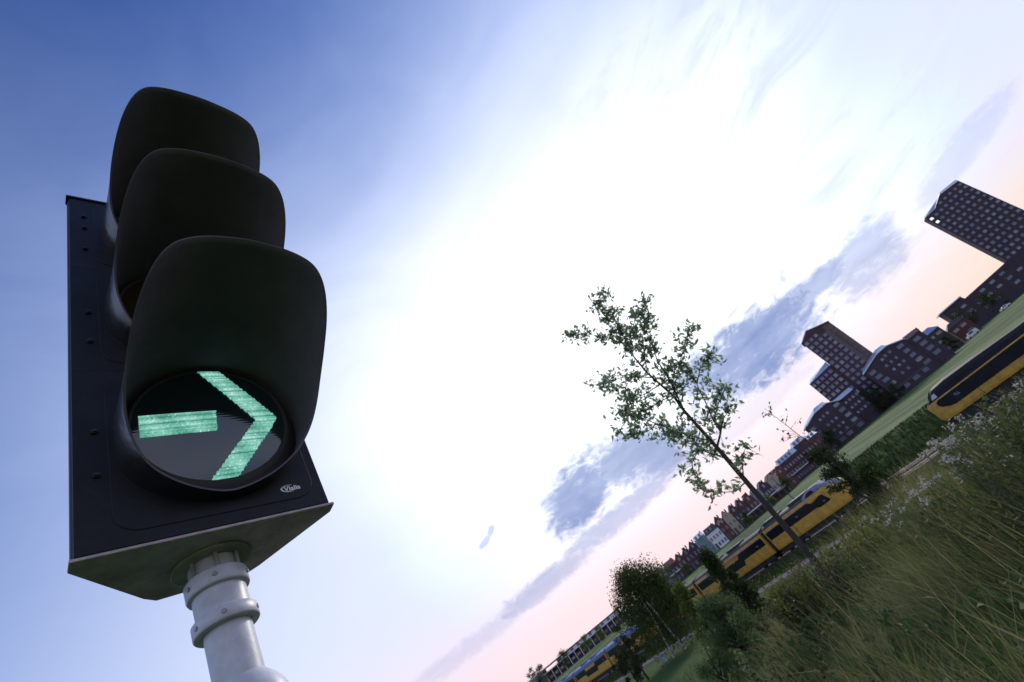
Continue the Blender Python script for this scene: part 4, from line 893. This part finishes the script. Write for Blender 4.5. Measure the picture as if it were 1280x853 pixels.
# birch by the path
crown_tree('birch_tree', 'broad birch with two white leaning trunks beside the path', 'tree', foot_at(-6.9, 69), 9.9, 4.8, 1.5, 100, 30000, 0.25, lf_birch, 21, m_birch, ((0.5, 0, 0.17), (-0.7, 0.2, 0.12)), 0.40, droop=0.6, back=(0.3, 1.5))
crown_tree('dark_shrub', 'small dark round shrub at the path edge below the birch', 'shrub', foot_at(-12.0, 74), 3.9, 1.7, 0.0, 26, 5000, 0.20, lf_dark, 22)
crown_tree('dark_shrub', 'dark sparse shrub left of the birch in front of the train', 'shrub', foot_at(-11.0, 70), 6.2, 1.3, 1.5, 22, 1600, 0.22, lf_dark, 23)
crown_tree('green_shrub', 'yellow green upright shrub between the birch and the dark conifer', 'shrub', foot_at(-3.3, 40), 5.9, 1.35, 0.4, 26, 3600, 0.20, lf_bright, 24, cone=True)
crown_tree('dark_conifer', 'tall dark cone shaped shrub in front of the yellow train', 'shrub', foot_at(1.3, 30), 5.4, 1.35, 0.1, 60, 12000, 0.12, lf_dark, 25, cone=True, clr=0.34)
crown_tree('willow_bush', 'big light leaved bush at the edge of the lawn', 'bush', foot_at(-1.6, 21), 2.75, 1.05, 0.1, 54, 15000, 0.10, lf_bush, 26, clr=0.42, aspect=0.32)
crown_tree('willow_bush', 'low grey green bush at the foot of the bigger light bush', 'bush', foot_at(-5.2, 20), 2.0, 0.80, 0.0, 24, 5000, 0.09, lf_bush, 27, clr=0.5, aspect=0.32)
crown_tree('dark_tree', 'dark small tree in front of the train cab', 'tree', foot_at(17.2, 34), 6.6, 1.45, 1.6, 36, 5200, 0.15, lf_dark, 28, clr=0.36)
crown_tree('dark_shrub', 'low dark shrub below the train cab beside the small dark tree', 'shrub', foot_at(18.6, 33), 4.6, 1.2, 0.4, 20, 3200, 0.15, lf_dark, 128, clr=0.40)
# bare twig tree with rusty leaves above it
ft = foot_at(17.5, 33); bt_ = thing('bare_sapling', 'thin almost bare sapling with a few rusty leaves above the dark small tree', 'tree', ft)
g = MB(); P = [Vector((0, 0, 0)), Vector((-0.05, 0, 3)), Vector((-0.15, 0, 6.0)), Vector((-0.3, 0, 8.6)), Vector((-0.42, 0, 10.2))]; g.tube(P, [.06, .05, .035, .02, .008], 7); g.build('trunk', m_bark_d, bt_)
rr_ = random.Random(2); C = []; g = MB()
for k in range(16):
    h = rr_.uniform(6.8, 9.9); s0 = Vector((-0.15-0.08*(h-6), 0, h)); d = Vector((rr_.gauss(0, .5), rr_.gauss(0, .5), rr_.uniform(0.1, .6))); g.tube([s0, s0+d], [.012, .005], 4, cap=False)
    for q in range(4): C.append(tuple(s0+d*rr_.uniform(0.4, 1.1)+Vector((rr_.gauss(0, .06), 0, rr_.gauss(0, .06)))))
g.build('limbs', m_bark_d, bt_); c_, f_, r_ = leaf_arrays(np.array(C), 0.22, np.random.default_rng(4), 0.5); fast_mesh('foliage', c_, f_, lf_rust, r_, bt_)
# trees by the far buildings
for i, (az_, R, H, Rw, lm, lab) in enumerate([(-17.0, 318, 9.0, 4.5, lf_birch, 'round tree before the middle of the long hall'), (-14.2, 300, 7.5, 3.5, lf_bright, 'light green tree before the right end of the long hall'), (-19.6, 322, 10.0, 4.0, lf_birch, 'tree at the corner between the two far halls'),
     (-20.5, 380, 13, 5.0, lf_birch, 'tree rising behind the grey hall'), (-12.6, 290, 6.5, 3.4, lf_bright, 'bright tree near the birch before the hall'), (7.2, 180, 4.0, 2.1, lf_birch, 'small round tree before the cream house'), (12.6, 186, 5.0, 1.8, lf_birch, 'small tree between the white canopies'), (-1.2, 182, 3.6, 2.0, lf_birch, 'bush in front of the white house'),
     (16.2, 205, 6.0, 2.2, lf_dark, 'dark tree before the house with the blue roof'), (18.9, 212, 8.0, 3.0, lf_dark, 'dark tree left of the left gabled block'), (24.6, 226, 9.0, 4.2, lf_dark, 'dark tree at the foot of the stepped tower'), (26.2, 216, 5.5, 2.6, lf_dark, 'dark tree against the wide gabled block'), (32.1, 258, 6.5, 2.4, lf_dark, 'dark tree in front of the low brick house'),
     (34.3, 300, 11.5, 5.0, lf_dark, 'broad dark tree before the dark apartment block'), (36.5, 310, 10.0, 5.0, lf_dark, 'dark tree right of the broad one by the apartment block'), (10.2, 178, 3.2, 1.6, lf_bright, 'light green bush below the left canopy'), (1.2, 150, 3.0, 1.8, lf_bright, 'light bush on the field edge below the white house'), (-5.5, 165, 3.6, 2.4, lf_birch, 'green bush at the foot of the narrow houses')]):
    p = pol(az_, R); crown_tree('far_tree', lab, 'tree', (p.x, p.y, gz(p.x, p.y)), H, Rw, H*0.15, 22, 1500, 0.05*H+0.1, lm, 60+i, group='trees beyond the field', clr=0.5)

# --- grass
def blades(name, xy, hts, rg, mt_, width, lean=0.35, dirv=(0.3, -0.1), rnd=None, sway=None):
    n = len(xy); z = ground_z(xy[:, 0], xy[:, 1])-0.02
    b = np.column_stack([xy, z]); a = rg.uniform(0, 2*np.pi, n); s = np.column_stack([np.cos(a), np.sin(a), np.zeros(n)])
    L = np.column_stack([rg.normal(dirv[0], lean, n), rg.normal(dirv[1], lean, n), np.zeros(n)])*hts[:, None]
    if sway is not None: L = L+np.column_stack([sway[0], sway[1], np.zeros(n)])*hts[:, None]
    up = np.array([0, 0, 1.0])*hts[:, None]; w0 = (width*np.where(rg.uniform(0, 1, n) < 0.12, rg.uniform(1.6, 2.8, n), rg.uniform(0.6, 1.4, n)))[:, None]
    pts = []
    for f, wf in ((0, 1.0), (0.4, 0.85), (0.75, 0.55), (1.0, 0.08)):
        c = b+up*(f-0.22*f*f*np.linalg.norm(L, axis=1, keepdims=True)/np.maximum(hts[:, None], 1e-3))+L*f*f; pts += [c-s*w0*wf, c+s*w0*wf]
    co_ = np.stack(pts, 1).reshape(-1, 3); o = (np.arange(n)*8)[:, None]
    f = np.concatenate([o+np.array([[0, 1, 3, 2]]), o+np.array([[2, 3, 5, 4]]), o+np.array([[4, 5, 7, 6]])], 1).reshape(-1, 4)
    rn = rg.uniform(0, 1, n) if rnd is None else rnd
    ob = fast_mesh(name, co_, f, mt_, np.repeat(rn, 8)); return ob
def grass_mat(name, cols, trans=0.25):
    mt_ = leaf_mat(name, cols[0], cols[-1], trans, 0.6); rp_ = [n for n in mt_.node_tree.nodes if n.type == 'VALTORGB'][0]
    rp_.color_ramp.elements[0].position = 0.05
    for i, c in enumerate(cols[1:-1]): e_ = rp_.color_ramp.elements.new(0.05+0.95*(i+1)/(len(cols)-1)); e_.color = (*c, 1)
    return mt_
m_tall = grass_mat('tall_grass_blade', [(0.050, 0.080, 0.026), (0.098, 0.140, 0.044), (0.150, 0.180, 0.062), (0.215, 0.200, 0.085), (0.30, 0.245, 0.12)], 0.42)
m_short = grass_mat('short_grass_blade', [(0.026, 0.048, 0.010), (0.046, 0.080, 0.016), (0.070, 0.105, 0.026), (0.11, 0.12, 0.045)])
rg = np.random.default_rng(77)
def fbm(x, y, s): return np.array([mnoise.fractal(Vector((a*s, b*s, 0.7)), 1.0, 2.0, 3) for a, b in zip(x, y)])
def scatter(n, a0, a1, r0, r1, pw=1.0):
    a = np.radians(rg.uniform(a0, a1, n)); r = r0+(r1-r0)*rg.uniform(0, 1, n)**pw
    return np.column_stack([r*np.sin(a), r*np.cos(a)])
xy = np.concatenate([scatter(88000, -16, 52, 1.6, 12.5, 0.9), scatter(14000, -70, -16, 1.6, 8, 0.8), scatter(12000, 52, 110, 1.8, 9, 0.8)])
d_ = (xy[:, 1]-np.interp(xy[:, 0], EX, EY)); keep = d_ < 2.0; xy = xy[keep]
n1 = fbm(xy[:, 0], xy[:, 1], 0.55); n2 = fbm(xy[:, 0]+40, xy[:, 1], 1.6)
h = np.clip(0.50+0.42*n1+0.30*n2+rg.normal(0, 0.13, len(xy)), 0.18, 1.1)
azs = np.degrees(np.arctan2(xy[:, 0], xy[:, 1])); h *= np.interp(azs, [-12, -2, 6, 20], [0.55, 0.70, 0.92, 1.0])
rn = np.clip(0.27+0.70*n2+0.40*n1+rg.normal(0, 0.24, len(xy)), 0, 1)
tag(blades('tall_grass', xy, h, rg, m_tall, 0.0026, 0.32, (-0.06, 0.08), rn, (0.75*fbm(xy[:, 0]+71, xy[:, 1]-13, 0.9), 0.75*fbm(xy[:, 0]-35, xy[:, 1]+51, 0.9))), 'tall uncut grass with straw coloured stems on the near slope', 'grass', kind='stuff')
# broad low leaves (dock, nettle) between the blades
xy = scatter(16000, -14, 54, 1.8, 11.5, 0.85); d_ = (xy[:, 1]-np.interp(xy[:, 0], EX, EY)); xy = xy[d_ < 1.2]; n1 = fbm(xy[:, 0]-20, xy[:, 1]+8, 1.1); xy = xy[n1 > 0.05]
C = np.column_stack([xy, ground_z(xy[:, 0], xy[:, 1])+rg.uniform(0.10, 0.55, len(xy))]); c_, f_, r_ = leaf_arrays(C, 0.085, rg, 0.42, 0.35)
tag(fast_mesh('ground_cover', c_, f_, leaf_mat('leaf_ground_cover', (0.030, 0.060, 0.016), (0.085, 0.125, 0.035), 0.12, 0.8), r_), 'broad low leaves growing between the tall grass blades', 'ground cover', kind='stuff')
# fine seed stalks standing above
xy = scatter(2600, -14, 52, 2.2, 10.5, 0.8); d_ = (xy[:, 1]-np.interp(xy[:, 0], EX, EY)); xy = xy[d_ < 0.8]; n1 = fbm(xy[:, 0]+9, xy[:, 1], 0.7); xy = xy[n1 > -0.12]
h = rg.uniform(0.65, 1.12, len(xy))*np.interp(np.degrees(np.arctan2(xy[:, 0], xy[:, 1])), [-12, 0, 8], [0.55, 0.75, 1.0])
tag(blades('seed_stalks', xy, h, rg, m_tall, 0.0020, 0.16, (-0.12, 0.14), np.clip(rg.normal(0.85, 0.12, len(xy)), 0, 1)), 'pale dry seed stalks among the tall grass', 'grass', kind='stuff')
# shorter grass on the embankment side, lawn edges and around the track
tt = rg.uniform(2, 34, 30000); ss = rg.uniform(-45, 12, 30000); xy = np.column_stack([tt*NV.x+ss*AV.x, tt*NV.y+ss*AV.y]); d_ = (xy[:, 1]-np.interp(xy[:, 0], EX, EY)); xy = xy[(d_ > 1.5)]
tag(blades('slope_grass', xy, rg.uniform(0.15, 0.5, len(xy)), rg, m_short, 0.010, 0.3, (0, 0)), 'rough grass on the side of the embankment', 'grass', kind='stuff')
tt = np.concatenate([rg.uniform(49.6, 55.5, 26000), rg.uniform(44.5, 46.9, 6000)]); ss = rg.uniform(-110, 30, 32000); xy = np.column_stack([tt*NV.x+ss*AV.x, tt*NV.y+ss*AV.y])
tag(blades('verge_grass', xy, np.where(tt < 47, 0.35, 1.0)*np.interp(tt, [49.5, 51.5], [0.25, 0.8])*rg.uniform(0.5, 1.1, len(xy)), rg, m_short, 0.022, 0.3, (0, 0)), 'rough grass between the path and the track', 'grass', kind='stuff')
tt = rg.uniform(66.3, 79, 42000); ss = rg.uniform(-140, 60, 42000); xy = np.column_stack([tt*NV.x+ss*AV.x, tt*NV.y+ss*AV.y]); n1 = fbm(xy[:, 0], xy[:, 1], 0.12)
hb_ = np.interp(tt, [66.3, 70, 76, 79], [0.4, 0.75, 0.65, 0.35])*rg.uniform(0.5, 1.2, len(tt))*(0.9+0.6*n1)
m_bank = grass_mat('bank_weed_blade', [(0.016, 0.030, 0.008), (0.034, 0.056, 0.014), (0.058, 0.085, 0.022), (0.10, 0.105, 0.040)])
tag(blades('bank_growth', xy, np.clip(hb_, 0.2, 2), rg, m_bank, 0.045, 0.35, (0, 0), np.clip(0.45+0.5*n1+rg.normal(0, .22, len(tt)), 0, 1)), 'dark rough growth on the bank beyond the railway', 'undergrowth', kind='stuff')

m_stem = mat('weed_stem_green', (0.065, 0.080, 0.030), 0.8, 0.25, 8)
# --- weeds on the crest
def weed(loc, H, kind, seed, label, group=None):
    rr = random.Random(seed); rg = np.random.default_rng(seed)
    name = {'white': 'flowering_weed', 'yellow': 'yellow_weed', 'dry': 'dry_stalks', 'green': 'leafy_weed'}[kind]
    t = thing(name, label, 'weed', loc, rr.uniform(0, 6), group); st = MB(); L_ = []; F_ = []
    for k in range({'dry': 26}.get(kind, rr.randint(5, 8))):
        sp_ = 0.16 if kind != 'dry' else 0.30
        b = Vector((rr.gauss(0, 0.05 if kind != 'dry' else 0.12), rr.gauss(0, 0.05 if kind != 'dry' else 0.12), 0)); h = H*rr.uniform(0.72, 1.0)
        tip = b+Vector((rr.gauss(0, sp_), rr.gauss(0, sp_), h)); mid = (b+tip)/2+Vector((rr.gauss(0, .03), rr.gauss(0, .03), 0.05*h))
        st.tube([b, mid, tip], [0.006, 0.0045, 0.0022], 5, cap=False)
        nl = {'dry': 4, 'green': 34, 'yellow': 26}.get(kind, 22)
        for q in range(nl):
            f = rr.uniform(0.25, 1.0); p = b*(1-f)+tip*f+Vector((rr.gauss(0, .035), rr.gauss(0, .035), rr.gauss(0, .02))); L_.append(tuple(p))
        if kind == 'white':
            F_ = []
            for q in range(1):
                c = tip+Vector((rr.gauss(0, 0.03), rr.gauss(0, 0.03), 0.02)); st.tube([tip-Vector((0, 0, 0.12)), c], [0.002, 0.001], 4, cap=False)
                for z_ in range(rr.randint(12, 22)): F_.append(tuple(c+Vector((rr.uniform(-.038, .038), rr.uniform(-.038, .038), rr.gauss(0, .008)))))
        if kind == 'white':
            c_, f_, r_ = leaf_arrays(np.array(F_), 0.020, rg, 0.75, 0.4); fast_mesh('flower_head', c_, f_, lf_fl, r_, t); F_ = []
        if kind == 'yellow':
            F_ = []
            for q in range(26): F_.append(tuple(tip+Vector((rr.gauss(0, .045), rr.gauss(0, .045), rr.gauss(-0.05, .07)))))
        if kind == 'yellow':
            c_, f_, r_ = leaf_arrays(np.array(F_), 0.028, rg, 0.75, 0.4); tag(fast_mesh('flower_head', c_, f_, lf_yel, r_, t), kind='stuff'); F_ = []
        if kind == 'dry':
            for q in range(14): F_.append(tuple(tip+Vector((rr.gauss(0, .02), rr.gauss(0, .02), rr.gauss(-0.05, .05)))))
    st.build('stems', m_stem if kind != 'dry' else m_bark, t)
    c_, f_, r_ = leaf_arrays(np.array(L_), 0.055 if kind != 'dry' else 0.05, rg, 0.32, 0.5); fast_mesh('foliage', c_, f_, lf_weed if kind != 'yellow' else lf_bright, r_, t)
    if F_:
        c_, f_, r_ = leaf_arrays(np.array(F_), 0.026, rg, 0.75, 0.4); tag(fast_mesh('seed_heads', c_, f_, lf_see, r_, t), kind='stuff')
    return t
rr_ = random.Random(31)
tops = [(1168, 552), (1150, 568), (1190, 558), (1180, 530), (1205, 542), (1222, 524), (1250, 503), (1262, 492), (1274, 478), (1128, 614), (1116, 626), (1104, 622), (1176, 565), (1270, 486)]
for i, (px, py) in enumerate(tops):
    R = rr_.uniform(5.2, 7.4); p = at(px, py, R); z0 = gz(p.x, p.y)
    weed((p.x, p.y, z0), max(0.55, p.z-z0), 'white', 300+i, 'tall leafy weed topped with small white flower heads on the grass crest', 'white flowered weeds on the grass crest')
for i, (px, py) in enumerate([(1062, 648), (1075, 655), (1040, 668), (960, 718), (985, 708), (972, 730)]):
    R = rr_.uniform(7.0, 8.6); p = at(px, py, R); z0 = gz(p.x, p.y); weed((p.x, p.y, z0), max(0.5, p.z-z0), 'yellow', 400+i, 'yellow flowered weed beside the young tree', 'yellow weeds beside the young tree')
for i in range(60):
    px = rr_.uniform(985, 1280); py = 700-(px-985)*0.76+rr_.uniform(0, 46) if i < 40 else 0
    if i >= 40: px = 1196+(i-40)*4.6; py = 524-(px-1196)*0.74+rr_.uniform(-4, 12); R = rr_.uniform(4.8, 8.8); p = at(px, py, R); z0 = gz(p.x, p.y)
    weed((p.x, p.y, z0), min(1.25, max(0.4, p.z-z0)), 'green', 500+i, 'dark leafy weed among the tall grass', 'leafy weeds among the tall grass')
for i, (px, py, R, lab) in enumerate([(1000, 690, 8.3, 'bunch of dry brown stalks left of the young tree trunk'), (1035, 695, 8.2, 'bunch of dry brown stalks right of the young tree trunk')]):
    p = at(px, py, R); z0 = gz(p.x, p.y); weed((p.x, p.y, z0), max(0.7, p.z-z0), 'dry', 600+i, lab)
